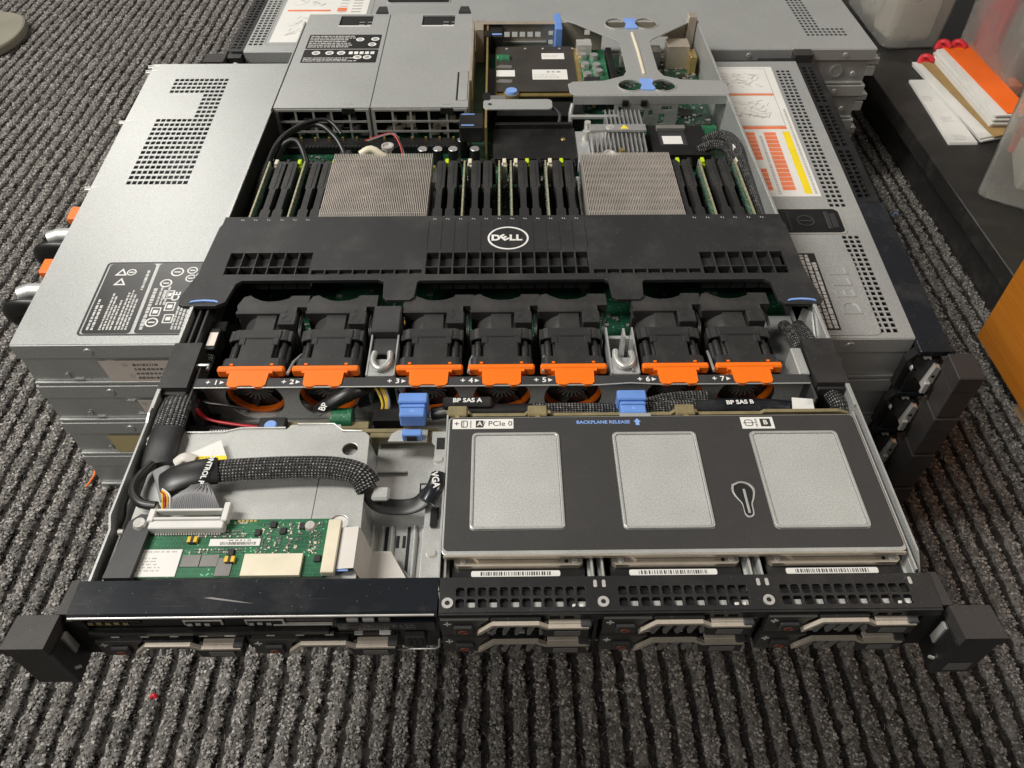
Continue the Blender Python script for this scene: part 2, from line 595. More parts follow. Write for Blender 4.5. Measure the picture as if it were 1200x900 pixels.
def T(x=0, y=0, z=0):
    return Matrix.Translation((x, y, z))


def RX(d):
    return Matrix.Rotation(math.radians(d), 4, 'X')


def RY(d):
    return Matrix.Rotation(math.radians(d), 4, 'Y')


def RZ(d):
    return Matrix.Rotation(math.radians(d), 4, 'Z')


def rrect(x0, x1, y0, y1, r, n=5):
    pts = []
    for cx, cy, a0 in ((x1 - r, y0 + r, -90), (x1 - r, y1 - r, 0), (x0 + r, y1 - r, 90), (x0 + r, y0 + r, 180)):
        for k in range(n + 1):
            a = math.radians(a0 + 90 * k / n)
            pts.append((cx + r * math.cos(a), cy + r * math.sin(a)))
    return pts


def circle(cx, cy, r, n=24, ry=None):
    ry = r if ry is None else ry
    return [(cx + r * math.cos(2 * math.pi * k / n), cy + ry * math.sin(2 * math.pi * k / n)) for k in range(n)]


def curve_mb(cu, thick=None):
    """evaluate a curve or text datablock to an MB; units already millimetres"""
    ob = bpy.data.objects.new('tmp', cu)
    COL.objects.link(ob)
    dg = bpy.context.evaluated_depsgraph_get()
    me = bpy.data.meshes.new_from_object(ob.evaluated_get(dg))
    mb = MB()
    mb.v = [tuple(p.co) for p in me.vertices]
    mb.f = [tuple(p.vertices) for p in me.polygons]
    mb.s = [False] * len(mb.f)
    bpy.data.objects.remove(ob)
    bpy.data.curves.remove(cu)
    bpy.data.meshes.remove(me)
    return mb


def plate(outlines, z0, z1, bevel=0.0):
    """flat plate from an outline plus holes (all closed 2D loops)"""
    cu = bpy.data.curves.new('tmp', 'CURVE')
    cu.dimensions = '2D'
    cu.fill_mode = 'BOTH'
    cu.extrude = (z1 - z0) / 2 - bevel
    cu.bevel_depth = bevel
    cu.bevel_resolution = 1
    if bevel:
        cu.offset = -bevel
    for o in outlines:
        sp = cu.splines.new('POLY')
        sp.points.add(len(o) - 1)
        for p, q in zip(sp.points, o):
            p.co = (q[0], q[1], 0, 1)
        sp.use_cyclic_u = True
    return curve_mb(cu).xf(T(0, 0, (z0 + z1) / 2))


def text(s, size, x, y, z, rot=0, align='CENTER', thick=0.05, sx=1.0, spacing=1.0, bold=0.0):
    cu = bpy.data.curves.new('tmp', 'FONT')
    cu.body = s
    cu.size = size
    cu.align_x = align
    cu.align_y = 'CENTER'
    cu.extrude = thick / 2
    cu.space_character = spacing
    cu.offset = bold
    cu.resolution_u = 3
    return curve_mb(cu).xf(T(x, y, z + thick / 2) @ RZ(rot) @ Matrix.Diagonal((sx, 1, 1, 1)))


def print_lines(mb, x0, x1, y0, y1, rows, z, rng, fill=0.8, wmin=1.0, wmax=4.0, h=0.6, t=0.04):
    """rows of word-sized dashes: print too fine to read"""
    pitch = (y1 - y0) / rows
    for r in range(rows):
        yc = y1 - (r + 0.5) * pitch
        x = x0
        end = x0 + (x1 - x0) * rng.uniform(0.55, 1.0) * fill / 0.8
        while x < min(end, x1):
            w = min(rng.uniform(wmin, wmax), x1 - x)
            # break each word into strokes
            k = max(1, int(w / 0.75))
            for q in range(k):
                a = x + w * q / k
                hh = pitch * h * rng.choice((0.5, 0.36, 0.5, 0.42))
                mb.box(a, a + w / k * 0.68, yc - hh, yc + hh, z, z + t)
            x += w + rng.uniform(0.5, 1.0)
    return mb


# ---------------------------------------------------------------- objects


def tag(o, label=None, cat=None, group=None, kind=None):
    if label:
        o['label'] = label
    if cat:
        o['category'] = cat
    if group:
        o['group'] = group
    if kind:
        o['kind'] = kind
    return o


def thing(name, label, cat, loc=(0, 0, 0), rotz=0.0, group=None):
    o = bpy.data.objects.new(name, None)
    COL.objects.link(o)
    o.empty_display_size = 0.02
    o.location = (loc[0] * S, loc[1] * S, (loc[2] + ZOFF) * S)
    o.rotation_euler = (0, 0, math.radians(rotz))
    return tag(o, label, cat, group)


def part(name, mb, material, parent=None, loc=(0, 0, 0), label=None, kind=None, rotz=0.0):
    me = mb if isinstance(mb, bpy.types.Mesh) else mb.mesh(name, material)
    o = bpy.data.objects.new(name, me)
    COL.objects.link(o)
    if parent is not None:
        o.parent = parent
        o.location = tuple(c * S for c in loc)
    else:
        o.location = (loc[0] * S, loc[1] * S, (loc[2] + ZOFF) * S)
    o.rotation_euler = (0, 0, math.radians(rotz))
    return tag(o, label, kind=kind)


def copy_tree(o, parent=None):
    c = o.copy()
    COL.objects.link(c)
    c.parent = parent
    for ch in list(o.children):
        copy_tree(ch, c)
    return c


def B(*a, **k):
    return MB().box(*a, **k)


def C(*a, **k):
    return MB().cyl(*a, **k)


def TU(*a, **k):
    return MB().tube(*a, **k)

# ---------------------------------------------------------------- setting: ribbed carpet


CARPET_ANGLE = 0.0
PITCH = 17.1


def make_carpet():
    rng = np.random.default_rng(3)
    x0_, y0_ = -1180.0, -340.0
    tabs = {}

    def vnoise(X, Y, cell, seed):
        if (cell, seed) not in tabs:
            r_ = np.random.default_rng(seed)
            tabs[cell, seed] = r_.random((int(2000 / cell) + 6, int(2000 / cell) + 6))
        G = tabs[cell, seed]
        u, v = (X - x0_) / cell, (Y - y0_) / cell
        i, j = u.astype(int), v.astype(int)
        fu, fv = u - i, v - j
        fu, fv = fu * fu * (3 - 2 * fu), fv * fv * (3 - 2 * fv)
        return (G[j, i] * (1 - fu) + G[j, i + 1] * fu) * (1 - fv) + (G[j + 1, i] * (1 - fu) + G[j + 1, i + 1] * fu) * fv
    ang = math.radians(CARPET_ANGLE)

    def rib_of(X, Y, ragged=3.0):
        w = X * math.cos(ang) + Y * math.sin(ang) + (vnoise(X, Y, 60, 1) - 0.5) * 2.0 + (vnoise(X, Y, 5.5, 2) - 0.5) * ragged
        tri = 1 - np.abs((w / PITCH) % 1.0 - 0.5) * 2      # 0 in the groove, 1 on the crest
        r = np.clip((tri - 0.24) / 0.30, 0, 1)
        return r * r * (3 - 2 * r)

    def build(name, co, q, smooth, attrs):
        k = q.shape[1]
        me = bpy.data.meshes.new(name)
        me.vertices.add(len(co))
        me.vertices.foreach_set('co', (co * S).astype(np.float32).ravel())
        me.loops.add(q.size)
        me.loops.foreach_set('vertex_index', q.astype(np.int32).ravel())
        me.polygons.add(len(q))
        me.polygons.foreach_set('loop_start', np.arange(0, q.size, k, dtype=np.int32))
        me.polygons.foreach_set('use_smooth', np.full(len(q), smooth))
        me.update(calc_edges=True)
        for an, val in attrs.items():
            at = me.attributes.new(an, 'FLOAT', 'POINT')
            at.data.foreach_set('value', val.astype(np.float32).ravel())
        me.materials.append(MATS['carpet'])
        o = bpy.data.objects.new(name, me)
        COL.objects.link(o)
        return o
    xs, ys = np.arange(-1160, 720, 3.4), np.arange(-330, 1600, 4.0)
    X, Y = np.meshgrid(xs, ys)
    rib = rib_of(X, Y)
    Z = -7.0 + rib * 3.4 + vnoise(X, Y, 4.6, 3) * (1.2 + rib)
    n, m = X.shape
    idx = np.arange(n * m).reshape(n, m)
    q = np.stack([idx[:-1, :-1], idx[:-1, 1:], idx[1:, 1:], idx[1:, :-1]], -1).reshape(-1, 4)
    o = build('carpet', np.stack([X, Y, Z], -1).reshape(-1, 3), q, True, {'rib': rib, 'tone': vnoise(X, Y, 3.6, 4) * .5})
    o['kind'] = 'structure'
    # the loop pile itself: one small knot of yarn per tuft, wherever the carpet shows
    N_ = 820000
    tx, ty = rng.uniform(-1150, 560, N_), rng.uniform(-80, 1480, N_)
    vis = ~((tx > -366) & (tx < 312) & (ty > 262)) & (tx < 560) & ((ty < 470) | (tx < -300) | (tx > 330)) & ~((tx > 440) & (ty > 1150))
    vis &= ~((tx < -370) & (ty < 60 + (-370 - tx) * 0.0) & (tx < -520))
    tx, ty = tx[vis], ty[vis]
    r = rib_of(tx, ty, 3.6)
    keep = rng.random(len(tx)) < 0.22 + 0.78 * r
    tx, ty, r = tx[keep], ty[keep], r[keep]
    K = len(tx)
    oc = np.array([(1, 0, 0), (0, 1, 0), (-1, 0, 0), (0, -1, 0), (0, 0, 1), (0, 0, -1)], float)
    of = np.array([(0, 1, 4), (1, 2, 4), (2, 3, 4), (3, 0, 4)])
    sz = rng.uniform(0.75, 1.45, (K, 1)) * np.stack([rng.uniform(.7, 1.3, K), rng.uniform(.7, 1.5, K), rng.uniform(.8, 1.5, K)], -1)
    a = rng.uniform(0, 6.28, K)
    V = oc[None] * sz[:, None, :] + rng.normal(0, .16, (K, 6, 3))
    ca, sa = np.cos(a)[:, None], np.sin(a)[:, None]
    Vx, Vy = V[..., 0] * ca - V[..., 1] * sa, V[..., 0] * sa + V[..., 1] * ca
    lean = rng.normal(0, .45, (K, 2))
    Vx = Vx + lean[:, :1] * V[..., 2]
    Vy = Vy + lean[:, 1:] * V[..., 2]
    zc = -6.6 + r * (4.2 + rng.uniform(-.8, 1.0, K)) + (1 - r) * .9
    P = np.stack([Vx + tx[:, None], Vy + ty[:, None], V[..., 2] + zc[:, None]], -1)[:, :5].reshape(-1, 3)
    F = (of[None] + 5 * np.arange(K)[:, None, None]).reshape(-1, 3)
    tone = np.clip(rng.beta(1.3, 1.5, K), 0, 1)
    o = build('carpet_pile', P, F, True, {'rib': np.repeat(r, 5), 'tone': np.repeat(tone, 5)})
    o['kind'] = 'stuff'
    o['label'] = 'grey and charcoal loop pile of the ribbed carpet'
    # loose fibres standing off the pile
    H = 12000
    hx, hy = rng.uniform(-1000, 540, H), rng.uniform(-70, 900, H)
    ok = ~((hx > -380) & (hx < 320) & (hy > 250))
    hx, hy = hx[ok], hy[ok]
    H = len(hx)
    d = rng.uniform(0, 6.28, H)
    ln = rng.uniform(2, 7, H)
    bend = rng.normal(0, .5, H)
    pts = []
    for k, t in enumerate((0, .33, .66, 1)):
        ax = hx + np.cos(d + bend * t) * ln * t
        ay = hy + np.sin(d + bend * t) * ln * t
        az = -1.2 + 2.6 * math.sin(math.pi * t) + rng.uniform(-.4, .4, H)
        for s_ in (-.09, .09):
            pts.append(np.stack([ax - np.sin(d) * s_, ay + np.cos(d) * s_, az], -1))
    V = np.stack(pts, 1).reshape(-1, 3)
    F = (np.array([(0, 1, 3, 2), (2, 3, 5, 4), (4, 5, 7, 6)])[None] + 8 * np.arange(H)[:, None, None]).reshape(-1, 4)
    o = build('carpet_fibre', V, F, False, {'rib': np.ones(len(V)), 'tone': np.repeat(rng.uniform(.4, 1, H), 8)})
    o['kind'] = 'stuff'
    o['label'] = 'fine loose fibres standing off the carpet pile'


make_carpet()
flo = B(-6000, 6000, -6000, 6000, -14, -9)
o = part('floor', flo, 'dark_grey', None, (0, 0, -180))
o['kind'] = 'structure'

# ---------------------------------------------------------------- closed rack servers in the two stacks


def perf_plate(x0, x1, y0, y1, z0, z1, holes):
    xs = sorted({x0, x1} | {round(h[0], 3) for h in holes} | {round(h[1], 3) for h in holes})
    ys = sorted({y0, y1} | {round(h[2], 3) for h in holes} | {round(h[3], 3) for h in holes})
    xa, ya = np.array(xs), np.array(ys)
    M = np.ones((len(xs) - 1, len(ys) - 1), bool)
    for h in holes:
        i0, i1 = np.searchsorted(xa, [h[0] - .01, h[1] - .01])
        j0, j1 = np.searchsorted(ya, [h[2] - .01, h[3] - .01])
        M[i0:i1, j0:j1] = False
    return MB().grid(xs, ys, lambda i, j: M[i, j], z0, z1)


def hole_block(x0, px, nx, wx, y0, py, ny, wy):
    return [(x0 + i * px, x0 + i * px + wx, y0 + j * py, y0 + j * py + wy) for i in range(nx) for j in range(ny)]


def taper(x, y, z):
    return (-29 + (x + 29) * (1 + 0.041 * (y - 462) / 228), y, z)


def screw(r=2.6, h=1.2, axis='z', c=(0, 0, 0)):
    mb = MB().cyl(c, r, h, axis, 14, r * 0.8)
    x, y, z = c
    if axis == 'z':
        mb.box(x - r * .6, x + r * .6, y - .25, y + .25, z + h, z + h + .05)
        mb.box(x - .25, x + .25, y - r * .6, y + r * .6, z + h + .06, z + h + .1)
    return mb


def closed_server(label, zt, top=False, xs=(-380.0, 321.0), seed=0):
    """a shut 1U server lying across the stack, rear end to -x, front to +x"""
    X0, X1 = xs
    base = (-29, 462, zt - 44.2)
    r = thing('rack_server', label, 'server', base)
    rng = random.Random(seed)

    def add(name, mb, material, parent=None, **k):
        mb.mapv(lambda x, y, z: tuple(a - b for a, b in zip(taper(x, y, z), base)))
        return part(name, mb, material, parent or r, **k)
    holes = []
    if top:
        holes += hole_block(-349, 5.25, 11, 4.1, 446, 8.8, 14, 5.6)
        holes += hole_block(-349 + 7 * 5.25, 5.25, 4, 4.1, 446 + 14 * 8.8, 8.8, 6, 5.6)
        holes += hole_block(-349, 5.25, 11, 4.1, 446 + 20 * 8.8, 8.8, 4, 5.6)
        holes += hole_block(295, 5.4, 3, 3.9, 404, 7.2, 37, 4.6)
        holes += hole_block(295, 5.4, 3, 3.9, 241, 6.1, 20, 4.2)
    lid = perf_plate(X0, X1, 235, 690, zt - 1, zt, holes) if holes else B(X0, X1, 235, 690, zt - 1, zt)
    lid.box(X0, X1, 234.2, 235.2, zt - 14, zt - 0.5, 0.3)
    lid.box(X0, X1, 689.8, 690.8, zt - 14, zt - 0.5)
    lid.box(X0, X0 + 1, 236, 689, zt - 10, zt - 1)
    lido = add('lid', lid, 'zinc')
    add('side_panel', B(X0 + 1, X1 - 1, 236.5, 237.5, zt - 43.4, zt - 1.1), 'zinc_wall')
    add('side_panel', B(X0 + 1, X1 - 1, 687, 688, zt - 43.4, zt - 1.1), 'zinc_wall')
    add('floor_panel', B(X0 + 1, X1 - 1, 237.6, 686.9, zt - 44.0, zt - 42.6), 'zinc_wall')
    add('rear_panel', B(X0 + 1.2, X0 + 2.2, 238, 686, zt - 42.5, zt - 1.2), 'zinc_wall')
    add('internals', B(X0 + 30, X1 - 8, 250, 676, zt - 40, zt - 22), 'dark_grey')
    # lower edge flange
    add('flange', B(X0 + 1, X1 - 1, 234.6, 236.4, zt - 43.6, zt - 40.6, 0.3), 'zinc')
    # pressed dimples and screws on the side towards the camera
    for xx, dz, rr in ((-322, -7.5, 3.2), (272, -7.5, 3.6)):
        add('dimple', C((xx, 233.4, zt + dz), rr, 0.9, 'y', 16, rr * 1.2), 'zinc_wall')
    for xx, dz in ((-350, -34), (-300, -22), (-298, -34), (-226, -22), (248, -20), (262, -32)):
        add('rivet', MB().ring((xx, 234.9, zt + dz), 0.8, 2.2, 1.4, 'y', 12), 'steel')
    add('stud', C((268, 232.6, zt - 26), 3.2, 3.8, 'y', 16, 4.6), 'steel')
    for xx, dz in ((-342, -39), (-310, -20), (-306, -36), (-282, -38)):
        add('tab', B(xx - 4, xx + 3, 235.4, 236.4, zt + dz, zt + dz + 1.0), 'zinc_bright')
    # front end: black panel, ears
    fp = MB()
    fh = [(X1 + 4 + i * 7.0, X1 + 8.6 + i * 7.0, 420 + k * 7.5 + (k // 11) * 6, 425 + k * 7.5 + (k // 11) * 6)
          for i in range(2) for k in range(33)]
    fp.join(perf_plate(X1 + 0.3, X1 + 22, 412, 688, zt - 2.2, zt - 1.0, fh))
    fp.box(X1 + 20.8, X1 + 22, 412, 688, zt - 9, zt - 2.3)
    add('perforated_front', fp, 'paint_black')
    add('front_cover', B(X1 + 0.3, X1 + 25, 221, 411.5, zt - 6, zt - 0.6, 0.6), 'gloss_black')
    add('front_face', B(X1 + 1, X1 + 19, 221, 688, zt - 43, zt - 9.2), 'plastic_black')
    er = MB().box(X1 + 20, X1 + 40, 193, 219, zt - 15, zt - 0.4, .7).box(X1 + 20.8, X1 + 39.4, 194, 218, zt - 43.6, zt - 15.2, .5)
    add('ear', er, 'ear_black')
    add('ear', B(X1 + 3, X1 + 24, 708, 731, zt - 43.8, zt - .4, .7), 'ear_black')
    add('ear_bracket', MB().prism([(X1 - 5, zt - 42.5), (X1 + 20, zt - 42.5), (X1 + 20, zt - 2), (X1 + 3, zt - 2), (X1 - 5, zt - 14)], 224, 231.5, 'y'), 'paint_black')
    add('ear_bracket', B(X1 - 38, X1 + 3, 691.5, 707, zt - 42, zt - 4), 'paint_black')
    for xx, dz in ((X1 + 9, -9), (X1 + 3, -20), (X1 + 7, -30)):
        sc = add('bracket_screw', C((xx, 221.2, zt + dz), 2.7, 2.7, 'y', 14, 3.3), 'steel')
        add('screw_socket', C((xx, 221.0, zt + dz), 1.1, .15, 'y', 10), 'dark_void', sc)
    lt = MB().prism([(X1 + 12, zt - 34), (X1 + 19, zt - 30), (X1 + 19.4, zt - 14), (X1 + 15, zt - 12)], 216, 221, 'y')
    lt.box(X1 + 11.4, X1 + 16, 213, 215.8, zt - 38, zt - 27, 0.5)
    add('latch', lt, 'steel')
    add('latch_hole', C((X1 + 16.4, 215.7, zt - 22), 1.4, .25, 'y', 10), 'dark_void')
    return r, add, lido, rng


def sticker(add, x0, x1, zt, z0, z1, y, material, rng, print_mat='print_black', skew=1.5):
    add('sticker', MB().prism([(x0 - skew, zt + z1), (x1 - skew, zt + z1), (x1 + skew, zt + z0), (x0 + skew, zt + z0)], y - 0.3, y, 'y'), material)
    mb = MB()
    print_lines(mb, x0 + (x1 - x0) * 0.42, x1 - 2, z0 + 2, z1 - 2, 4, 0, rng, 0.85, 1, 3, 0.55)
    mb.mapv(lambda a, b, c: (a, y - 0.32 - c, zt + b))
    add('sticker_print', mb, print_mat)


srv, add, lido, rng = closed_server('closed grey server with drilled lid lying directly under the open server', 0.0, True, seed=1)
sticker(add, -318, -260, 0, -41, -18, 235.3, 'paper_pink', rng)

# regulatory label near the corner of the lid


class Shift:
    def __init__(self, dx):
        self.dx = dx

    def __mul__(self, mb):
        return mb.xf(T(self.dx, 0, 0))


LS, RS_ = Shift(-9), Shift(9)
for x0, x1 in ((-320, -282), (-279, -236)):
    add('regulatory_label', LS * plate([rrect(x0, x1, 246, 329, 3)], 0.02, 0.22), 'label_black')
add('label_border', LS * plate([rrect(-323, -234, 244, 331, 3.5), rrect(-321.4, -235.6, 245.4, 329.6, 3)], 0.02, 0.26), 'dark_grey')
pm = MB()


def rot_print(x0, x1, y0, y1, rows):
    t = MB()
    print_lines(t, y0, y1, x0, x1, rows, 0.26, rng, 0.85, 1.5, 5, 0.62)
    t.mapv(lambda a, b, c: (x0 + x1 - b, a, c))
    pm.join(t)


rot_print(-318, -311, 250, 290, 2)
rot_print(-308, -297, 250, 292, 4)
rot_print(-296, -285, 250, 296, 4)
rot_print(-277, -272, 250, 324, 1)
rot_print(-271, -262, 278, 300, 3)
rot_print(-252, -238, 250, 300, 5)
rot_print(-288, -284, 296, 326, 1)
for cx, cy, rr in ((-262, 318, 5.4), (-249, 310, 4.6), (-268, 304, 5), (-268, 258, 5.2), (-250, 320, 4.4), (-300, 318, 4)):
    pm.ring((cx, cy, 0.24), rr * .74, rr, 0.06)
    pm.box(cx - rr * .5, cx + rr * .5, cy - .7, cy + .7, 0.24, 0.3)
for cx, cy in ((-306, 306), (-308, 318), (-243, 314)):
    pm.join(plate([[(cx - 5, cy - 4), (cx + 5, cy - 4), (cx, cy + 5)], [(cx - 2.8, cy - 2.6), (cx + 2.8, cy - 2.6), (cx, cy + 2.4)]], 0.24, 0.3))
for cx, cy in ((-256, 262), (-258, 276), (-262, 290), (-268, 270)):
    pm.join(plate([rrect(cx - 4, cx + 4, cy - 5, cy + 5, .5), rrect(cx - 3, cx + 3, cy - 4, cy + 4, .5)], 0.24, 0.3))
    pm.box(cx - 2, cx + 2, cy - 2, cy + 2, 0.24, 0.3)
pm.join(text('CE', 9, -256, 288, 0.24, 90, bold=0.2))
add('label_print', LS * pm, 'print_white')

# front end of the same lid: service label, latch, embossed plate
add('service_label', B(222, 291, 420, 676, 0.02, 0.25), 'paper')
mb = MB()
for y0, y1 in ((546, 609), (614, 672)):
    mb.join(plate([rrect(224, 283, y0, y1, .6), rrect(224.6, 282.4, y0 + .6, y1 - .6, .4)], 0.26, 0.3))
for y0, y1 in ((552, 606), (618, 668)):
    for k in range(46):
        a = rng.uniform(0, 6.28)
        cx, cy = rng.uniform(234, 274), rng.uniform(y0 + 10, y1 - 8)
        ln = rng.uniform(3, 12)
        t = B(-ln / 2, ln / 2, -0.35, 0.35, 0.26, 0.3).xf(T(cx, cy) @ RZ(rng.choice((25, -30, 65, 30, -25)) + rng.uniform(-8, 8)))
        mb.join(t)
add('label_drawing', mb, 'print_grey')
add('label_band', B(224, 283, 539, 545, 0.26, 0.32), 'label_orange')
add('label_band', B(224, 283, 609.5, 613.5, 0.26, 0.32), 'label_orange')
mb = MB()
for k in range(14):
    y0 = 430 + k * 7.4
    if k > 5 or k in (0, 1, 2, 3, 4):
        mb.box(237, 249, y0, y0 + 6.6, 0.26, 0.32) if k not in (5, 6) else None
    mb.box(258, 270, y0, y0 + 6.6, 0.26, 0.32)
add('label_table', mb, 'label_orange')
add('label_stripe', B(277, 284, 424, 534, 0.26, 0.32), 'label_yellow')
mb = MB()
t = MB()
print_lines(t, 424, 534, 251, 257, 1, 0.26, rng, 0.8, 2, 5, .5)
print_lines(t, 424, 670, 285, 290, 1, 0.26, rng, 0.8, 2, 5, .5)
t.mapv(lambda a, b, c: (b, a, c))
add('label_print', t, 'print_grey', kind='stuff')
add('latch_rim', plate([rrect(230, 302, 363, 401, 6), rrect(231.5, 300, 364.6, 399.4, 5)], 0.0, 1.0, 0.2), 'zinc_bright')
add('latch_handle', plate([rrect(231, 300.5, 364.4, 399.6, 5)], 0.05, 0.5), 'plastic_black')
lk = MB().ring((268, 382, 0.5), 6.5, 8, 0.5).box(262, 274, 381, 383, 0.5, 0.9).box(286, 290, 370, 395, 0.5, 1.4, .4).box(291, 296, 372, 393, .5, .9, .2)
lk.join(plate([rrect(236, 254, 368, 396, 1), rrect(237, 253, 369, 395, 1)], 0.5, 0.8))
add('latch_lock', lk, 'dark_grey')
add('embossed_plate', RS_ * plate([rrect(222, 287, 238, 340, 5)], 0.0, 0.9, 0.4), 'zinc')
add('embossed_lettering', RS_ * text('DELL', 24, 271, 288, 0.92, 90, thick=0.7, bold=-0.2, spacing=1.15), 'zinc_bright')
add('serial_sticker', RS_ * B(240, 256, 243, 336, 0.95, 1.1), 'label_black')
mb = MB()
for x0 in (241.5, 246, 250.5):
    t = MB()
    print_lines(t, 245, 334, x0, x0 + 4.4, 1, 1.12, rng, 0.95, 3, 7, .8)
    t.mapv(lambda a, b, c: (b, a, c))
    mb.join(t)
add('sticker_print', RS_ * mb, 'print_white')
# power supply handles reaching out of the rear
for yc in (392, 317):
    hd = B(-392, -380, yc + 8, yc + 26, -12, -4, 1.5)
    add('release_tab', hd, 'orange')
    add('handle_bar', TU([(-379, yc - 6, -13), (-396, yc - 6, -13), (-405, yc - 8, -15)], 6.6, 14), 'zinc')
    add('handle_strap', TU([(-380, yc - 22, -17), (-396, yc - 22, -16), (-407, yc - 21, -19), (-411, yc - 20, -26), (-404, yc - 20, -32), (-384, yc - 22, -33)], 8.5, 10, 0.5, smooth_n=4, up=(0, 1, 0)), 'plastic_black')
# folded hooks along the rear edge of the lid
for yc in (684, 672, 560, 440):
    add('hook', B(-386, -380.2, yc, yc + 3, -4, -1.2, .3).box(-386, -372, yc + 1, yc + 2, -.6, .35), 'steel')

WHERE = ['closed grey server second from the top of the stack under the open server',
         'closed grey server third in the stack under the open server, with a tan sticker',
         'closed grey server standing on the carpet at the bottom of the open server stack']
for k in range(3):
    zt = -44.6 * (k + 1)
    srv, add, lido, rng = closed_server(WHERE[k], zt, seed=k + 2)
    if k == 0:
        sticker(add, -303, -250, zt, -41, -18, 235.3, 'paper_pink', rng)
    if k == 1:
        sticker(add, -346, -284, zt, -40, -18, 235.3, 'paper_tan', rng)
        sticker(add, -280, -246, zt, -38, -16, 235.3, 'paper', rng)
    add('foot_shim', B(-372, -360, 300, 312, zt - 44.55, zt - 44.05), 'dark_grey')


def back_server(label, zt, top, seed, dx=0.0):
    """server of the second stack, front end to -x; only its lid and long side show"""
    base = (70, 940, zt - 44.2)
    r = thing('rack_server', label, 'server', base)

    def add(name, mb, material, **k):
        mb.mapv(lambda x, y, z: (x - base[0], y - base[1], z - base[2]))
        return part(name, mb, material, r, **k)
    X0, X1 = -301 + dx, 440 + dx
    holes = []
    if top:
        holes += hole_block(-299, 6.2, 3, 4.4, 738, 7.4, 24, 4.8)
        holes += hole_block(367, 5.6, 9, 4.0, 758, 8, 3, 5)
        holes += hole_block(367, 5.6, 4, 4.0, 782, 8, 12, 5)
    lid = perf_plate(X0, X1, 722, 1160, zt - 1, zt, holes) if top else B(X0, X1, 722, 1160, zt - 1, zt)
    lid.box(X0, X1, 721.2, 722.2, zt - 13.5, zt - 0.5, 0.3)
    add('lid', lid, 'zinc')
    add('side_panel', B(X0 + 2, X1 - 4, 724.4, 725.6, zt - 43.4, zt - 1.1), 'zinc_wall')
    add('side_panel', B(X0 + 2, X1 - 4, 1157, 1158, zt - 43.4, zt - 1.1), 'zinc_wall')
    add('floor_panel', B(X0 + 2, X1 - 4, 725.8, 1156, zt - 44, zt - 42.6), 'zinc_wall')
    add('end_panel', B(X1 - 6, X1 - 4.5, 726, 1156, zt - 42.5, zt - 1.2), 'zinc_wall')
    add('internals', B(X0 + 8, X1 - 40, 740, 1146, zt - 40, zt - 22), 'dark_grey')
    add('flange', B(X0 + 2, X1 - 4, 722.4, 724.2, zt - 43.6, zt - 40.8, .3), 'zinc')
    for xx in (330, 400):
        add('dimple', MB().ring((xx, 722.6, zt - 28), 5.5, 8, 1.8, 'y', 20).cyl((xx, 722.9, zt - 28), 5.4, 1.4, 'y', 20, 6), 'zinc_wall')
    for xx, dz in ((420, -30), (290, -7), (404, -7)):
        add('rivet', C((xx, 720.3, zt + dz), 2.6, 2.2, 'y', 12, 3), 'steel')
    add('rear_tab', B(X1 - 4, X1 + 8, 724, 735, zt - 20, zt - 12, .5).box(X1 - 4, X1 + 6, 724, 730, zt - 34, zt - 22, .5), 'zinc_bright')
    if top:
        fh = [(X0 - 16 + i * 6.5, X0 - 11.6 + i * 6.5, 730 + k * 8, 735.5 + k * 8) for i in range(2) for k in range(48)]
        add('perforated_front', perf_plate(X0 - 19, X0 - .4, 724, 1130, zt - 2.4, zt - 1, fh), 'paint_black')
        add('front_face', B(X0 - 18, X0 - 1, 726, 1130, zt - 42, zt - 6), 'plastic_black')
        add('ear', B(X0 - 42, X0 - 18, 699, 719, zt - 40, zt - 1, .6), 'ear_black')
        add('ear_bracket', B(X0 - 17.8, X0 - 2, 711, 723.5, zt - 42, zt - 3), 'paint_black')
        add('bracket_screw', C((X0 - 9, 708.2, zt - 12), 3.2, 2.7, 'y', 14, 4), 'steel')
        add('service_label', B(-276, -170, 745, 990, zt + .02, zt + .25), 'paper')
        add('label_border', plate([rrect(-282, -164, 739, 996, 3), rrect(-280.6, -165.4, 740.4, 994.6, 2.4)], zt + .01, zt + .5), 'zinc_bright')
        g = random.Random(seed)
        mb = MB()
        for y0 in (750, 842, 900):
            for k in range(40):
                ln = g.uniform(4, 14)
                mb.join(B(-ln / 2, ln / 2, -.4, .4, zt + .26, zt + .3).xf(T(g.uniform(-262, -222), g.uniform(y0 + 10, y0 + 70)) @ RZ(g.choice((25, -30, 65)) + g.uniform(-9, 9))))
        for k in range(16):
            mb.box(-206, -196, 750 + k * 9, 752 + k * 9, zt + .26, zt + .3).box(-190, -178, 750 + k * 9, 753 + k * 9, zt + .26, zt + .3)
        add('label_drawing', mb, 'print_grey')
        add('label_band', B(-270, -216, 834, 839, zt + .26, zt + .34), 'label_orange')
        add('label_band', B(-208, -196, 834, 845, zt + .26, zt + .34), 'label_orange')
        add('latch_rim', plate([rrect(-148, -66, 858, 898, 6), rrect(-146.5, -67.5, 859.5, 896.5, 5)], zt, zt + 1, .2), 'zinc_bright')
        add('latch_handle', plate([rrect(-146.6, -67.4, 859.4, 896.6, 5)], zt + .05, zt + .6), 'plastic_black')


BW = ['closed grey server on top of the stack behind the open server', 'closed grey server second from the top of the rear stack',
      'closed grey server third from the top of the rear stack', 'closed grey server at the bottom of the rear stack on the carpet']
for k in range(4):
    back_server(BW[k], -44.6 * k, k == 0, k, 0)

# ---------------------------------------------------------------- furniture and clutter at the right
t = thing('low_table', 'low black table board carrying clear storage boxes and envelopes', 'table', (760, 760, -180))


def tp(name, mb, material, root, base, **k):
    mb.mapv(lambda x, y, z: (x - base[0], y - base[1], z - base[2]))
    return part(name, mb, material, root, **k)


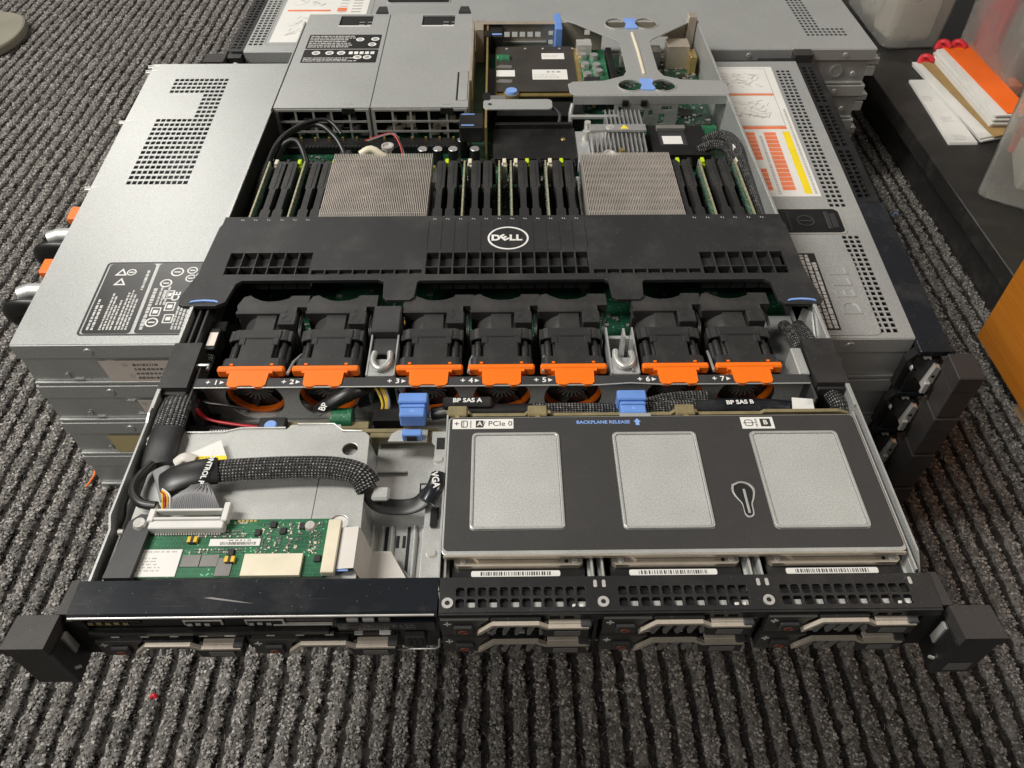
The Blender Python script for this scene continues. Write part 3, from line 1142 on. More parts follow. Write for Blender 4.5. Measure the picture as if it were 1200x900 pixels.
tb = (760, 760, -180)
tp('table_top', B(520, 1000, 398, 1300, -126, -105, .8), 'table_black', t, tb)
tp('base_panel', B(545, 980, 405, 1290, -180, -126.2), 'table_black', t, tb)

cb = (640, 230, -180)
t = thing('wooden_cabinet', 'orange brown veneered cabinet side beside the low black table', 'cabinet', cb)
tp('side_panel', B(482, 500, 60, 389, -147, 260, .6), 'cherry_wood', t, cb)
tp('carcass', B(500.3, 780, 62, 388, -146.5, 258), 'cherry_wood', t, cb)
tp('shadow_plinth', B(512, 770, 75, 380, -180, -147.3), 'plastic_black', t, cb)  # blackened block that paints the dark shadow beneath the cabinet
tp('plinth_trim', B(503, 511.5, 200, 318, -180, -152, .6), 'birch', t, cb)


def bin_box(label, x0, x1, y0, y1, h, flare, contents, rot=0):
    cx, cy = (x0 + x1) / 2, (y0 + y1) / 2
    base = (cx, cy, -105)
    t = thing('storage_box', label, 'storage box', base, rot)
    w, d = (x1 - x0) / 2, (y1 - y0) / 2
    mb = MB()
    levels = [(0.0, -5.0, 7), (5, 0.0, 12), (h * .5, flare * .5, 12), (h, flare, 12)]
    loops = []
    for z, g, r in levels:
        loops.append([(x, y, z) for x, y in rrect(-w - g, w + g, -d - g, d + g, r, 4)])
    inner = [[(x, y, max(2.0, z)) for x, y in rrect(-w - g + 1.8, w + g - 1.8, -d - g + 1.8, d + g - 1.8, max(2, r - 1.8), 4)] for z, g, r in levels]
    n = len(loops[0])
    chain = loops + inner[::-1]
    vs = [p for l in chain for p in l]
    fs = [(a * n + k, a * n + (k + 1) % n, (a + 1) * n + (k + 1) % n, (a + 1) * n + k) for a in range(len(chain) - 1) for k in range(n)]
    mb.add(vs, fs, False)
    mb.add(loops[0], [tuple(range(n))[::-1]])
    mb.add(inner[0], [tuple(range(n))])
    shell = part('shell', mb, 'clear_plastic', t)
    rim = plate([rrect(-w - flare - 6, w + flare + 6, -d - flare - 6, d + flare + 6, 14), rrect(-w - flare + .5, w + flare - .5, -d - flare + .5, d + flare - .5, 11)], h - 1, h + 9, .6)
    part('rim', rim, 'clear_plastic', t)
    for args in contents:
        nm, m_, mt = args
        part(nm, m_, mt, t)
    return t


def coil(cx, cy, z, r, turns, rad, seed):
    g = random.Random(seed)
    pts = []
    for k in range(turns * 10):
        a = 2 * math.pi * k / 10
        q = r * (1 + .16 * math.sin(k * .7 + seed))
        pts.append((cx + q * math.cos(a), cy + q * 1.1 * math.sin(a), z + k * .5 + g.uniform(-1, 1)))
    return TU(pts, rad, 6, smooth_n=2)


bin_box('large clear plastic storage box holding a yellow cable beside the envelopes', 566, 738, 508, 668, 250, 10, [
    ('cable_coil', coil(-20, -30, 60, 40, 5, 4, 1), 'label_yellow'),
    ('packet', B(-60, 50, -30, 50, 3, 40, 4).xf(RZ(12)), 'paper'),
    ('red_packet', B(-75, -40, 30, 70, 8, 70, 3), 'red'),
    ('black_part', B(0, 70, -70, -30, 4, 90, 4), 'dark_grey')], -34)
bin_box('clear plastic storage box with red and grey packets standing beyond the white envelopes', 668, 810, 800, 960, 240, 4, [
    ('packet', B(-50, 30, -55, 0, 4, 160, 3).xf(RZ(-8)), 'mid_grey'),
    ('red_packet', B(-58, -10, 10, 60, 4, 110, 3), 'red'),
    ('orange_card', B(-64, -44, -72, 60, 3, 16, 1), 'card_orange'),
    ('packet', B(0, 55, 20, 60, 4, 190, 3), 'paper')])
bin_box('clear plastic storage box full of clear bags at the far end of the table', 556, 640, 950, 1120, 230, 8, [
    ('bag', B(-38, 30, -70, -10, 4, 150, 8).xf(RZ(6)), 'paper_pink'),
    ('bag', B(-30, 36, 10, 60, 4, 120, 8), 'paper'),
    ('red_packet', B(10, 42, -76, -20, 130, 175, 4), 'red')])


def envelope_stack(label, pts, z0, n, th, clip, seed, top_card=None):
    """pts: four corners of the bottom sheet; sheets slide a little towards -x"""
    g = random.Random(seed)
    cx, cy = sum(p[0] for p in pts) / 4, sum(p[1] for p in pts) / 4
    t = thing('envelope_stack', label, 'envelopes', (cx, cy, z0))
    for k in range(n):
        ox, oy = g.uniform(-1.5, 1.5), g.uniform(-4, 4)
        q = [(p[0] - cx + ox, p[1] - cy + oy) for p in pts]
        part('envelope', MB().prism(q, k * th, (k + 1) * th - 0.25), 'paper', t)
    z = n * th
    if top_card:
        q = [(p[0] - cx + 9, p[1] - cy + 2) for p in pts]
        q[0] = (q[0][0] + 6, q[0][1])
        part('card', MB().prism(q, z, z + 1.2), top_card, t)
    if clip:
        (ax, ay), (bx, by) = pts[3], pts[2]
        for s in clip:
            mx, my = ax + (bx - ax) * s - cx, ay + (by - ay) * s - cy
            e = TU([(mx - 9, my - 2, z - 2), (mx - 4, my + 6, z + 5), (mx + 3, my + 3, z + 7), (mx + 9, my - 3, z + 2)], 4.5, 8, .8, smooth_n=3)
            e.box(mx - 9, mx + 9, my - 2, my + 5, -.0 + 1, z + 3, 1.5)
            part('red_clip', e, 'red', t)
    return t, (cx, cy)


t, (cx, cy) = envelope_stack('single printed white envelope lying on the black table', [(552, 684), (588, 684), (592, 850), (562, 850)], -104.9, 2, 1.4, None, 5)
mb = MB()
g = random.Random(9)
for yy, xx in ((700, 574), (735, 570), (780, 572)):
    print_lines(mb, -7, 10, -6, 6, 4, 2.62, g, .9, 2, 5, .4)
    mb.v = mb.v
    break
mb = MB()
for yy, xx in ((700, 572), (745, 574), (800, 570)):
    t2 = MB()
    print_lines(t2, -8, 8, -7, 7, 4, 2.62, g, .9, 2, 4, .35)
    mb.join(t2.xf(T(xx - cx, yy - cy)))
part('print', mb, 'print_grey', t)
envelope_stack('kraft envelope pile with a red clip lying next to the printed envelope', [(594, 690), (628, 700), (618, 898), (584, 898)], -104.9, 3, 2.2, (0.5,), 6, 'kraft')
envelope_stack('thick pile of white envelopes with red clips and an orange card on top', [(614, 716), (652, 716), (650, 905), (612, 905)], -104.9, 10, 2.4, (0.25, 0.8), 7, 'card_orange')

t = thing('chair_foot', 'olive grey rounded furniture foot resting on the carpet far from the servers', 'furniture foot', (-880, 1190, -180))
fo = [Vector((x, y, 0)) for x, y in ((-200, -130), (-60, -112), (20, -102), (50, -74), (60, -30), (52, 22), (26, 56), (-40, 72), (-200, 94))]
fo = [(p.x, p.y) for p in catmull(fo, 6)]
part('foot_plate', plate([fo], 0, 16, 4), 'olive_metal', t)
part('foot_pad', plate([[(x * .9 - 10, y * .9) for x, y in fo]], -4, -.02), 'plastic_black', t)

# loose bits on the carpet
for nm, lb, ct, m_, pts, rr in (
        ('thread', 'short orange thread lying on the carpet beside the server stack', 'thread', 'orange', [(-372, 268, -176), (-376, 255, -173), (-374, 244, -174), (-378, 232, -176)], 0.9),
        ('crumb', 'tiny red crumb on the carpet in front of the open server', 'crumb', 'red', [(-262, 42, -175), (-260, 43, -173), (-258, 42, -175)], 1.6),
        ('lint', 'blue speck of lint on the carpet strip beside the cabinet', 'lint', 'blue_light', [(462, 402, -175), (463.5, 403, -174), (465, 402, -175)], 1.1),
        ('lint', 'blue lint on the carpet strip along the black table', 'lint', 'blue_light', [(494, 640, -175), (497, 643, -174), (499, 641, -175)], 1.0)):
    tag(part(nm, TU(pts, rr, 6, smooth_n=3), m_), lb, ct)
mb = MB()
g = random.Random(4)
for k in range(110):
    x, y = g.uniform(-900, 520), g.uniform(-60, 1300)
    s_ = g.uniform(0.5, 1.3)
    mb.join(C((0, 0, 0), s_, s_ * 1.3, 'z', 5, s_ * .5).xf(T(x, y, -176.5) @ RX(g.uniform(-60, 60)) @ RZ(g.uniform(0, 90))))
part('dust_specks', mb, 'paper', None, kind='stuff', label='pale dust specks scattered over the ribbed carpet')

# ================================================================ the open server
SV = thing('open_server', 'open black and grey rack server with orange fans, lying across the stack of closed servers', 'server', (0, 0, 0.3))


def sp(name, mb, material, parent=None, **k):
    return part(name, mb, material, parent or SV, **k)


ZI, ZB = 'zinc', 'zinc_bright'
# ---- sheet metal
sp('chassis_floor', B(-216, 216, 2, 698, 0, 1.2), 'zinc_wall')
lw = MB()
lw.prism([(20, 1.2), (699, 1.2), (699, 42.8), (130, 42.8), (124, 41), (58, 41), (52, 36), (20, 36)], -217.2, -216, 'x')
lw.box(-216, -210.5, 132, 508, 1.3, 2.6)
lwo = sp('chassis_wall', lw, 'zinc_wall')
sp('wall_lip', B(-216, -214.9, 134, 500, 41.6, 43.0, .2), 'zinc_bright', lwo)
sp('wall_liner', B(-215.9, -214.6, 332, 505, 3, 41.4), 'plastic_black', lwo)
sp('inner_rail', MB().prism([(22, 3), (130, 3), (130, 38), (110, 38), (104, 34), (70, 34), (64, 30), (22, 30)], -213.6, -212.6, 'x'), ZB, lwo)
for yy, zz in ((52, 33), (86, 37), (112, 39), (26, 30)):
    sp('stud', C((-212.6, yy, zz), 1.9, 2.6, 'x', 12, 1.5), 'steel', lwo)
rw = MB().prism([(18, 1.2), (699, 1.2), (699, 42.8), (128, 42.8), (30, 42.8), (18, 34)], 216, 217.2, 'x')
rwo = sp('chassis_wall', rw, 'zinc_wall')
sp('wall_lip', B(214.9, 216, 132, 640, 40.8, 43.0, .2), 'zinc_bright', rwo)
sp('inner_rail', B(212.6, 213.6, 20, 128, 3, 41), ZB, rwo)
for yy in (40, 62, 84, 106):
    sp('slot', B(217.2, 217.5, yy, yy + 3.4, 37, 39.5), 'dark_void', rwo)
for yy in (600, 615, 545, 560):
    sp('wall_hole', C((215.2, yy, 36), 1.8, .8, 'x', 12, 1.8), 'dark_void', rwo)
# rear wall with its vents
hl = [(-6 + k * 8.6, 0 + k * 8.6, 26, 32) for k in range(6)] + [(52, 57, 18, 23), (52, 57, 28, 33), (92, 98, 18, 24), (92, 98, 28, 34),
      (112, 150, 6, 36), (158, 186, 6, 26), (158, 164, 30, 35), (168, 174, 30, 35), (178, 184, 30, 35)]
rwl = perf_plate(-29, 216, 1.3, 42, 0, 1.4, hl).mapv(lambda x, y, z: (x, 697 - z, y))
rwl.box(-29, 66, 690, 697.2, 42.1, 43.2, .2)
sp('rear_wall', rwl, 'bronze_steel')
sp('slot_cover_bar', B(-4, 50, 693, 695.4, 20, 22.4, .4), ZB)

# ---- motherboard with the small parts strewn over it
MBD = sp('motherboard', perf_plate(-212, 213, 172, 690, 4, 5.6, [(-212, -30, 560, 690)]), 'pcb_dark')
g = random.Random(11)
small = MB()
for k in range(900):
    x, y = g.uniform(-205, 205), g.uniform(180, 505)
    if k > 500:
        x, y = g.uniform(40, 208), g.uniform(505, 685)
    a, b_ = g.choice(((.8, 1.6), (1.6, .8), (1.2, 2.2), (2.4, 1.4)))
    small.box(x - a, x + a, y - b_, y + b_, 5.6, 5.6 + g.uniform(.6, 1.6))
sp('surface_parts', small, 'mid_grey', MBD, kind='stuff')
small = MB()
for k in range(260):
    x, y = g.uniform(150, 210), g.uniform(520, 690)
    if k > 130:
        x, y = g.uniform(-60, 60), g.uniform(425, 445)
    a, b_ = g.choice(((.7, 1.4), (1.4, .7), (1.8, 1.8)))
    small.box(x - a, x + a, y - b_, y + b_, 5.6, 7.4)
sp('solder_points', small, 'aluminium', MBD, kind='stuff')
for x, y, w, d, h in ((186, 560, 14, 14, 2), (168, 600, 9, 12, 2), (196, 640, 8, 8, 2), (172, 645, 12, 8, 2), (130, 600, 12, 12, 2), (98, 420, 5, 9, 3),
                      (60, 470, 5, 20, 4), (170, 530, 18, 6, 4), (195, 590, 4, 12, 7), (-60, 440, 9, 5, 3)):
    sp('chip', B(x - w / 2, x + w / 2, y - d / 2, y + d / 2, 5.6, 5.6 + h, .3), 'chip', MBD)
for x, y, w, d, h, m_ in ((192, 668, 24, 20, 26, 'bronze_steel'), (165, 672, 20, 16, 18, 'steel'), (207, 655, 7, 20, 20, 'brass'), (140, 672, 18, 16, 14, 'steel')):
    sp('port', B(x - w / 2, x + w / 2, y - d / 2, y + d / 2, 5.7, 5.7 + h, .5), m_, MBD)
for x, y in ((-74, 466), (-60, 466), (-46, 466), (-38, 482), (-26, 466)):
    c_ = sp('capacitor', C((x, y, 5.7), 4.6, 17, 'z', 18), 'plastic_black', MBD)
    sp('capacitor_top', C((x, y, 22.7), 4.4, .5, 'z', 18, 4.0), 'aluminium', c_)
for x, y, h in ((-104, 455, 30), (95, 440, 30)):
    s_ = sp('spring_screw', MB().cyl((x, y, 5.7), 3, h - 5, 'z', 14).ring((x, y, h), 4.2, 5.6, 3, 'z', 18).cyl((x, y, h), 4.1, 1.6, 'z', 14), 'steel', MBD)
for x in (-78, -63, 108):
    sp('standoff', C((x, 441, 5.7), 2.4, 14, 'z', 12), 'brass', MBD)
sp('connector', B(-196, -160, 430, 437, 5.7, 16, .4), 'mid_grey', MBD)
sp('connector', B(-150, -116, 441, 448, 5.7, 16, .4), 'mid_grey', MBD)
sp('connector', B(-96, -72, 446, 452, 5.7, 14, .4), 'mid_grey', MBD)
sp('connector', B(-118, -112, 452, 458, 5.7, 18, .4), 'white', MBD)
for k in range(24):
    sp('pin', B(-200 + k * 6.6, -198 + k * 6.6, 498, 500, 5.7, 16), 'brass', MBD) if k % 2 else None
sp('air_baffle', B(-205, -30, 486, 503, 6, 13, .5), 'plastic_black', MBD)
for k in range(44):
    sp('baffle_rib', B(-190 + k * 3.6, -188.4 + k * 3.6, 485, 487, 13, 14.6), 'dark_grey', MBD) if k < 16 or k > 24 else None

# ---- memory bank: modules, black blanks, latches
DX_L = [296, 312, 327, 344, 359, 374]
left = [-203, -193, -183, -172.5, -162.5, -152.5]
mid = [-53.5 + k * 10.05 for k in range(12)]
right = [149.5, 160, 171.5, 181.5, 192, 202.5]
kinds = {'left': 'dbbdbb', 'mid': 'bbdbbddbbdbb', 'right': 'bbdbbd'}
blank_poly = [(-3.2, 290), (3.2, 290), (3.2, 342), (3.8, 342), (3.8, 354), (2.3, 356), (2.3, 384), (3.9, 386), (3.9, 424), (2.4, 427),
              (-2.4, 427), (-3.9, 424), (-3.9, 386), (-2.6, 384), (-2.6, 356), (-3.8, 354), (-3.8, 342), (-3.2, 342)]
blank_me = MB().prism(blank_poly, 8, 34).box(-1.1, 1.1, 386, 424, 34, 34.5, .2).mesh('blank', 'fan_black')
dimm_me = B(-.65, .65, 291, 424, 7, 36).mesh('memory_module', 'dimm_edge')
chips = MB()
for k in range(9):
    for sx in (-1, 1):
        x0, x1 = (.65, 1.7) if sx > 0 else (-1.7, -.65)
        chips.box(x0, x1, 296 + k * 14, 306 + k * 14, 13, 27)
chip_me = chips.mesh('memory_chips', 'chip')
sold = MB()
for k in range(70):
    y = 293 + k * 1.86
    sold.box(.65, 1.15, y, y + .8, g.uniform(28, 31), g.uniform(31.5, 33.5))
    sold.box(-1.15, -.65, y, y + .8, g.uniform(28, 31), g.uniform(31.5, 33.5))
sold_me = sold.mesh('resistors', 'aluminium')
face_me = MB().box(.655, .7, 291.5, 423.5, 8, 34).box(-.7, -.655, 291.5, 423.5, 8, 34).mesh('board_face', 'pcb')
sock_me = MB().box(-3, 3, 288, 430, 5.7, 11.5, .4).mesh('memory_socket', 'plastic_black')
latch_me = {m_: MB().box(2.2, 6.8, 423, 430, 11.5, 31, .8).box(2.8, 6.2, 425, 432, 31, 33.4, .6).mesh('socket_latch', m_) for m_ in ('lime', 'cream', 'plastic_black')}
for xs_, ks, lat in ((left, kinds['left'], 'wbybby'), (mid, kinds['mid'], 'ybwbbwwybwyb'), (right, kinds['right'], 'ybybbw')):
    for x, k, l_ in zip(xs_, ks, lat):
        so = sp('memory_socket', sock_me, None, loc=(x, 0, 0))
        sp('socket_latch', latch_me[{'y': 'lime', 'w': 'cream', 'b': 'plastic_black'}[l_]], None, so)
        if k == 'b':
            sp('memory_blank', blank_me, None, loc=(x, 0, 0))
        else:
            d = sp('memory_module', dimm_me, None, loc=(x, 0, 0))
            sp('memory_chips', chip_me, None, d, kind='stuff')
            sp('resistors', sold_me, None, d, kind='stuff')
            sp('board_face', face_me, None, d)

# ---- processor heat sinks
for x0, x1 in ((-147, -62), (69, 145.5)):
    hs = sp('heat_sink', B(x0 - 3, x1 + 3, 315, 436, 8, 12, .5), 'aluminium')
    fins = MB()
    n = 58
    for k in range(n):
        x = x0 + (x1 - x0) * k / (n - 1)
        # each fin is gently corrugated
        prev = None
        ys_ = [318 + q * 4.8 for q in range(25)]
        pts = [(x + (.13 if q % 2 else -.13) - .28, yy) for q, yy in enumerate(ys_)]
        pts += [(a + .56, b_) for a, b_ in pts[::-1]]
        fins.prism(pts, 12, 37.6)
    sp('fins', fins, 'fin_metal', hs, kind='stuff')
    for yy in (344, 424):
        cr = MB()
        for k in range(n - 1):
            x = x0 + (x1 - x0) * k / (n - 1)
            cr.box(x + .3, x + (x1 - x0) / (n - 1) - .3, yy, yy + 1.4, 37.0, 37.4)
        sp('fin_tie', cr, 'mid_grey', hs, kind='stuff')
    sp('side_block', B(x1 + 1, x1 + 5, 400, 416, 20, 30, .5), 'white', hs)

# ---- air shroud
outline = [(-217.5, 331.5), (-217.5, 322), (-219, 318), (-221, 262), (-227, 236), (-226, 229), (-222, 227), (-200, 227), (-194, 231), (-191, 250),
           (-187, 254), (-90, 254), (-86, 252), (-85, 235), (-82, 232), (-66, 232), (-63, 235), (-62, 251), (-60, 253), (72, 253), (75, 251),
           (76, 234), (79, 231), (95, 231), (98, 234), (99, 250), (101, 252), (187, 252), (191, 249), (192, 229), (196, 225), (219, 225), (223, 229), (222, 238),
           (219, 262), (219, 318), (217.5, 322), (217.5, 331.5)]
cells, holes = [], []


def cellrow(xa, xb, n, y0, y1, lst, w=1.0):
    p = (xb - xa) / n
    for k in range(n):
        lst.append((xa + k * p + w / 2, xa + (k + 1) * p - w / 2, y0, y1))


big, tiny = [], []
cellrow(-203, -141, 6, 261, 286, big, 1.2)
cellrow(-57.5, 63, 12, 260, 285, big, 1.2)
cellrow(145, 208, 6, 259, 284, big, 1.2)
cellrow(-140, -59, 8, 260.5, 265.5, tiny, 1.2)
cellrow(65, 144, 8, 259.5, 264.5, tiny, 1.2)
loops = [outline] + [[(a, c), (b_, c), (b_, d), (a, d)] for a, b_, c, d in big + tiny]
SH = sp('air_shroud', plate(loops, 40.4, 43.4, .35), 'shroud_black')
for a, b_, c, d in big:
    cell = MB().box(a, b_, c + 8, c + 9, 33, 43.0).box(a, b_, c + 9, d, 36.5, 37.5).box(a, b_, d, d + 1, 30, 40.3).box(a, b_, c - 1, c, 30, 40.3)
    sp('vent_cell', cell, 'shroud_black', SH)
wall = MB()
for a, b_, c, d in big:
    wall.box(a - 1.2, a, c, d, 31, 40.4)
    wall.box(a, b_, c, c + 8, 29.5, 30.5)
sp('cell_walls', wall, 'shroud_black', SH, kind='stuff')
fl = MB()
for a, b_, c, d in tiny:
    fl.box(a, b_, c, d, 38.0, 40.2)
sp('tiny_cell_floor', fl, 'shroud_black', SH)
for k in range(13):
    x = -57.5 + k * 10.04
    sp('groove', B(x - .22, x + .22, 288, 324, 43.4, 43.62), 'dark_void', SH)
for x, y in ((-208.5, 231), (207.5, 228.5)):
    pts = [(-10, -1.4), (-7, -.4), (0, .2), (7, -.4), (10, -1.4), (9.4, .2), (6.6, 1.2), (0, 1.8), (-6.6, 1.2), (-9.4, .2)]
    sp('blue_grip', MB().prism([(x + a, y + b_) for a, b_ in pts], 43.4, 44.2), 'blue_light', SH)
sk = MB().box(-216, 216, 296, 298, 28, 40.3).box(-217, -216, 232, 331, 12, 40.3).box(216, 217, 232, 331, 12, 40.3)
sk.box(-216, 216, 330, 331.2, 36, 40.3)
sp('shroud_skirt', sk, 'shroud_black', SH)
lg = MB()
lg.join(plate([circle(3.5, 302, 15.6, 48, 14.2), circle(3.5, 302, 14.2, 48, 12.8)], 43.42, 43.7))
sp('emblem_ring', lg, 'print_white', SH)
lt = MB()
for s_, x, rot, dy in (('D', -5.9, 0, 0), ('E', .6, 38, .2), ('L', 6.6, 0, 0), ('L', 11.6, 0, 0)):
    lt.join(text(s_, 9.6, x, 302 + dy, 43.42, rot, thick=.28, sx=.98, bold=.42))
sp('emblem_letters', lt, 'print_white', SH)
mk = MB()
for x in left + mid + right:
    mk.box(x - 1.3, x - .4, 326.6, 328.0, 43.4, 43.5).box(x + .4, x + 1.2, 326.2, 327.6, 43.4, 43.5)
sp('slot_marks', mk, 'print_grey', SH, kind='stuff')

# ---- fans
FX = [-163.5, -115.5, -48.5, -2.0, 44.7, 110.7, 158.3]


def fan_proto():
    f = MB()
    # front frame, rear frame and middle collar
    f.prism(rrect(-20.5, 20.5, 2.5, 41, 4, 3), 8, 15, 'y')
    f.prism(rrect(-20.5, 20.5, 2.5, 40.4, 5, 3), 33, 42.5, 'y')
    f.box(-14, 14, 34, 41.5, 38, 41.4, .6)
    for sx in (-1, 1):
        x0, x1 = (13, 21) if sx > 0 else (-21, -13)
        f.box(x0, x1, 33, 43, 30, 39.4, .8)
        f.box(sx * 11 - 2.2, sx * 11 + 2.2, 28, 34, 38, 41.2, .5)
        f.cyl((sx * 15.5, 14, 35.2), 2.4, 20, 'y', 10)
        f.cyl((sx * 18.2, 14, 32.5), 2.0, 20, 'y', 10)
    # barrels
    body = sp('fan', f, 'fan_black')
    bl = MB().cyl((0, 14.5, 21), 18.6, 19, 'y', 28).cyl((0, 42, 21), 18.8, 18, 'y', 28)
    bl.box(-11, 11, 14, 33.5, 36, 40.6, .5)
    bl.box(-7, 7, 42, 58, 36, 39.9, .4)
    sp('barrel', bl, 'fan_black', body)
    # rear frame with a scooped top edge and the lug carrying the wire guide
    top = [(-20, 58), (20, 58), (20, 64), (27, 64), (27, 76), (14, 76), (13, 73.5), (7, 70.8), (0, 69.8), (-6, 70.8), (-12, 74), (-15, 76.5), (-19, 75), (-22, 66)]
    rf = MB().prism(top, 34, 41.6).box(-21, 21, 59, 66, 2.5, 34).box(-21.5, 14, 57.5, 60.4, 37, 42.0, .5)
    sp('rear_frame', rf, 'fan_black', body)
    lug = MB().box(9, 21, 47, 58.5, 33, 41.8, .6)
    sp('lug', lug, 'fan_black', body)
    ln = MB()
    ln.tube([(12, 52, 41.9), (15, 55, 41.9), (18, 52, 41.9)], .18, 5).tube([(12, 52, 41.9), (12, 49, 41.9), (18, 49, 41.9), (18, 52, 41.9)], .15, 5)
    sp('lug_mark', ln, 'dark_grey', body)
    # orange grip
    gr = MB()
    gr.box(-21.5, 21.5, 3.2, 8.0, 35, 41.8, 1.0)
    gr.prism([(-12.6, 3.3), (12.6, 3.3), (12.2, -8.6), (10.5, -10.6), (6.5, -11), (3.6, -9.6), (-3.6, -9.6), (-6.5, -11), (-10.5, -10.6), (-12.2, -8.6)], 39.2, 41.4)
    gr.box(-12.4, 12.4, -2.5, 3.2, 36.6, 39.2)
    gr.box(-14.6, -12.6, 1, 3.2, 39, 41.5).box(12.6, 14.6, 1, 3.2, 39, 41.5)
    sp('grip', gr, 'orange', body)
    for x in (-13, 13):
        sp('grip_tooth', B(x - 1, x + 1, 8.1, 9.4, 41.0, 41.7), 'orange', body)
    # inlet ring, hub and blades
    rg = MB().ring((0, 2.6, 21), 17.6, 19.6, 4, 'y', 36)
    sp('inlet_ring', rg, 'orange', body)
    hub = MB().cyl((0, 4.8, 23.5), 7.6, 8, 'y', 24)
    for k in range(20):
        a = math.radians(k * 18)
        t_ = B(-.45, .45, 3.9, 4.8, 3.6, 10.4)
        hub.join(t_.xf(T(0, 0, 23.5) @ Matrix.Rotation(a, 4, 'Y')))
    sp('hub', hub, 'mid_grey', body)
    for k in range(6):
        a = math.radians(k * 60 + 20)
        t_ = MB().add([(-3, 5, 7), (4, 10, 7), (9, 11, 16.6), (-2, 5, 17.4), (-3, 5.8, 7), (4, 10.8, 7), (9, 11.8, 16.6), (-2, 5.8, 17.4)],
                      [(3, 2, 1, 0), (4, 5, 6, 7), (0, 1, 5, 4), (1, 2, 6, 5), (2, 3, 7, 6), (3, 0, 4, 7)])
        sp('blade', t_.xf(T(0, 0, 21) @ Matrix.Rotation(a, 4, 'Y')), 'dark_grey', body)
    sp('shaft_plate', C((0, 16, 21), 17.6, .5, 'y', 28), 'dark_void', body)
    wr = MB()
    for q in (0, 1):
        wr.tube([(22.4 + q * 1.0, 70, 30), (23.2 + q, 58, 38 - q), (23.0 + q, 46, 36), (23.6, 36, 26)], .7, 6, smooth_n=4)
    sp('fan_wire', wr, 'wire_black', body)
    return body


proto = fan_proto()
for i, x in enumerate(FX):
    o = proto if i == 0 else copy_tree(proto, SV)
    o.location = (x * S, .163, 0)

# fan wall: sheet with round inlets and a folded, numbered top strip
cir = [[(x + 18.9 * math.sin(2 * math.pi * k / 32), 21 + 18.9 * math.cos(2 * math.pi * k / 32)) for k in range(32)] for x in FX]
slot = rrect(-98, -68, 8, 34, 8)
wallp = plate([[(-196, 2), (194, 2), (194, 39.5), (-196, 39.5)]] + cir + [slot], 0, 1.2)
wallp.mapv(lambda x, y, z: (x, 160.5 - z, y))
FW = sp('fan_wall', wallp, 'zinc')
st = MB().box(-196, 194, 153, 160.4, 39.6, 40.6, .2).box(-197.5, -196.1, 140, 172, 2, 40, .2).box(194.1, 195.5, 140, 172, 2, 40, .2)
sp('top_strip', st, 'dark_grey', FW)
sp('strip_edge', TU([(-196, 152.6, 40.2), (-160, 152.6, 40.2), (60, 152.6, 40.2), (80, 153.5, 40.8), (100, 152.6, 40.2), (194, 152.6, 40.2)], .5, 6), 'zinc_bright', FW)
for i, x in enumerate(FX):
    n_ = text(str(i + 1), 5.6, x - 19.5, 156.7, 40.66, thick=.12, bold=.12)
    n_.join(text('+', 5.6, x - 24.6, 156.7, 40.66, thick=.12, bold=.1))
    n_.prism([(x - 17, 158.2), (x - 17, 155.2), (x - 14.2, 156.7)], 40.66, 40.8)
    sp('fan_number', n_, 'print_white', FW)
for x in (-196, 60, 86, 190, 20, -25):
    sp('rivet', C((x + 4, 158.9, 34), .9, .6, 'y', 8), 'dark_grey', FW)
for x0 in (-188, -138, -94, -22, 26, 84, 136):
    if x0 in (-188, -94):
        continue
    sp('guide_rod', TU([(x0 - 1.2, 164, 40.5), (x0 - .4, 178, 37), (x0 + 1.6, 192, 30)], 1.0, 8), 'aluminium', FW)
# brackets with bent-wire loops between the fan groups
for x, foam in ((-80, True), (78, False)):
    b_ = MB().box(x - 9, x + 9, 163, 178, 34, 39.4, .5).box(x - 9.4, x - 8.2, 163, 206, 12, 40, .2).box(x + 8.2, x + 9.4, 163, 206, 12, 40, .2)
    br = sp('bracket', b_, 'zinc_wall', FW)
    sp('wire_loop', TU([(x - 5, 182, 41), (x - 5.6, 174, 42), (x - 3, 168.4, 42), (x, 166.8, 42), (x + 3, 168.4, 42), (x + 5.6, 174, 42), (x + 5, 182, 41)], 2.1, 10, smooth_n=4), 'zinc_bright', br)
    if foam:
        sp('foam_block', B(x - 9.5, x + 9.5, 200, 226, 24, 43.6, .8), 'dark_grey', br)
        sp('foam_block', B(x - 8, x + 8, 184, 199, 22, 38, .6), 'dark_grey', br)
    else:
        sp('blade', MB().prism([(176, 20), (192, 20), (190, 54), (182, 54)], x - 1, x + .4, 'x').xf(T(0, 0, 0)), 'zinc_bright', br)
        sp('bar', B(x - 10, x + 8, 205, 208, 10, 30), 'zinc_wall', br)

# ---- corner blocks holding the cable exits beside the fans
for x0, x1, w in ((-217, -199, -1), (197, 217, 1)):
    blk = MB().prism([(x0, 150), (x1, 150), (x1 + (0 if w < 0 else 0), 162), (x1, 190), (x0, 190)], 30, 43.6)
    blk.box(x0 + 1, x1 - 1, 148, 152, 18, 40, .6)
    sp('cable_guide', blk, 'fan_black')
sp('guide_clip', TU([(-199, 170, 30), (-199, 172, 41), (-191, 172, 41), (-191, 168, 41)], 1.1, 8), 'aluminium')
sp('guide_clip', B(189, 196, 160, 184, 26, 41, .6), 'zinc_bright')
sp('white_plug', B(-202, -196.4, 198, 211, 32.9, 33.3, .1), 'paper_pink')
sp('plug_shell', B(-203, -195.6, 195, 216, 20, 32.8, .6), 'plastic_black')
sp('plug_body', B(-213, -194, 216, 226, 12, 30, .6), 'plastic_black')
sp('bay_floor', B(-214, -190, 150, 250, 5.7, 7.5), 'plastic_black')
for x in (-212, -207):
    sp('rail', B(x, x + 1.6, 184, 232, 8, 39, .2), 'dark_grey')
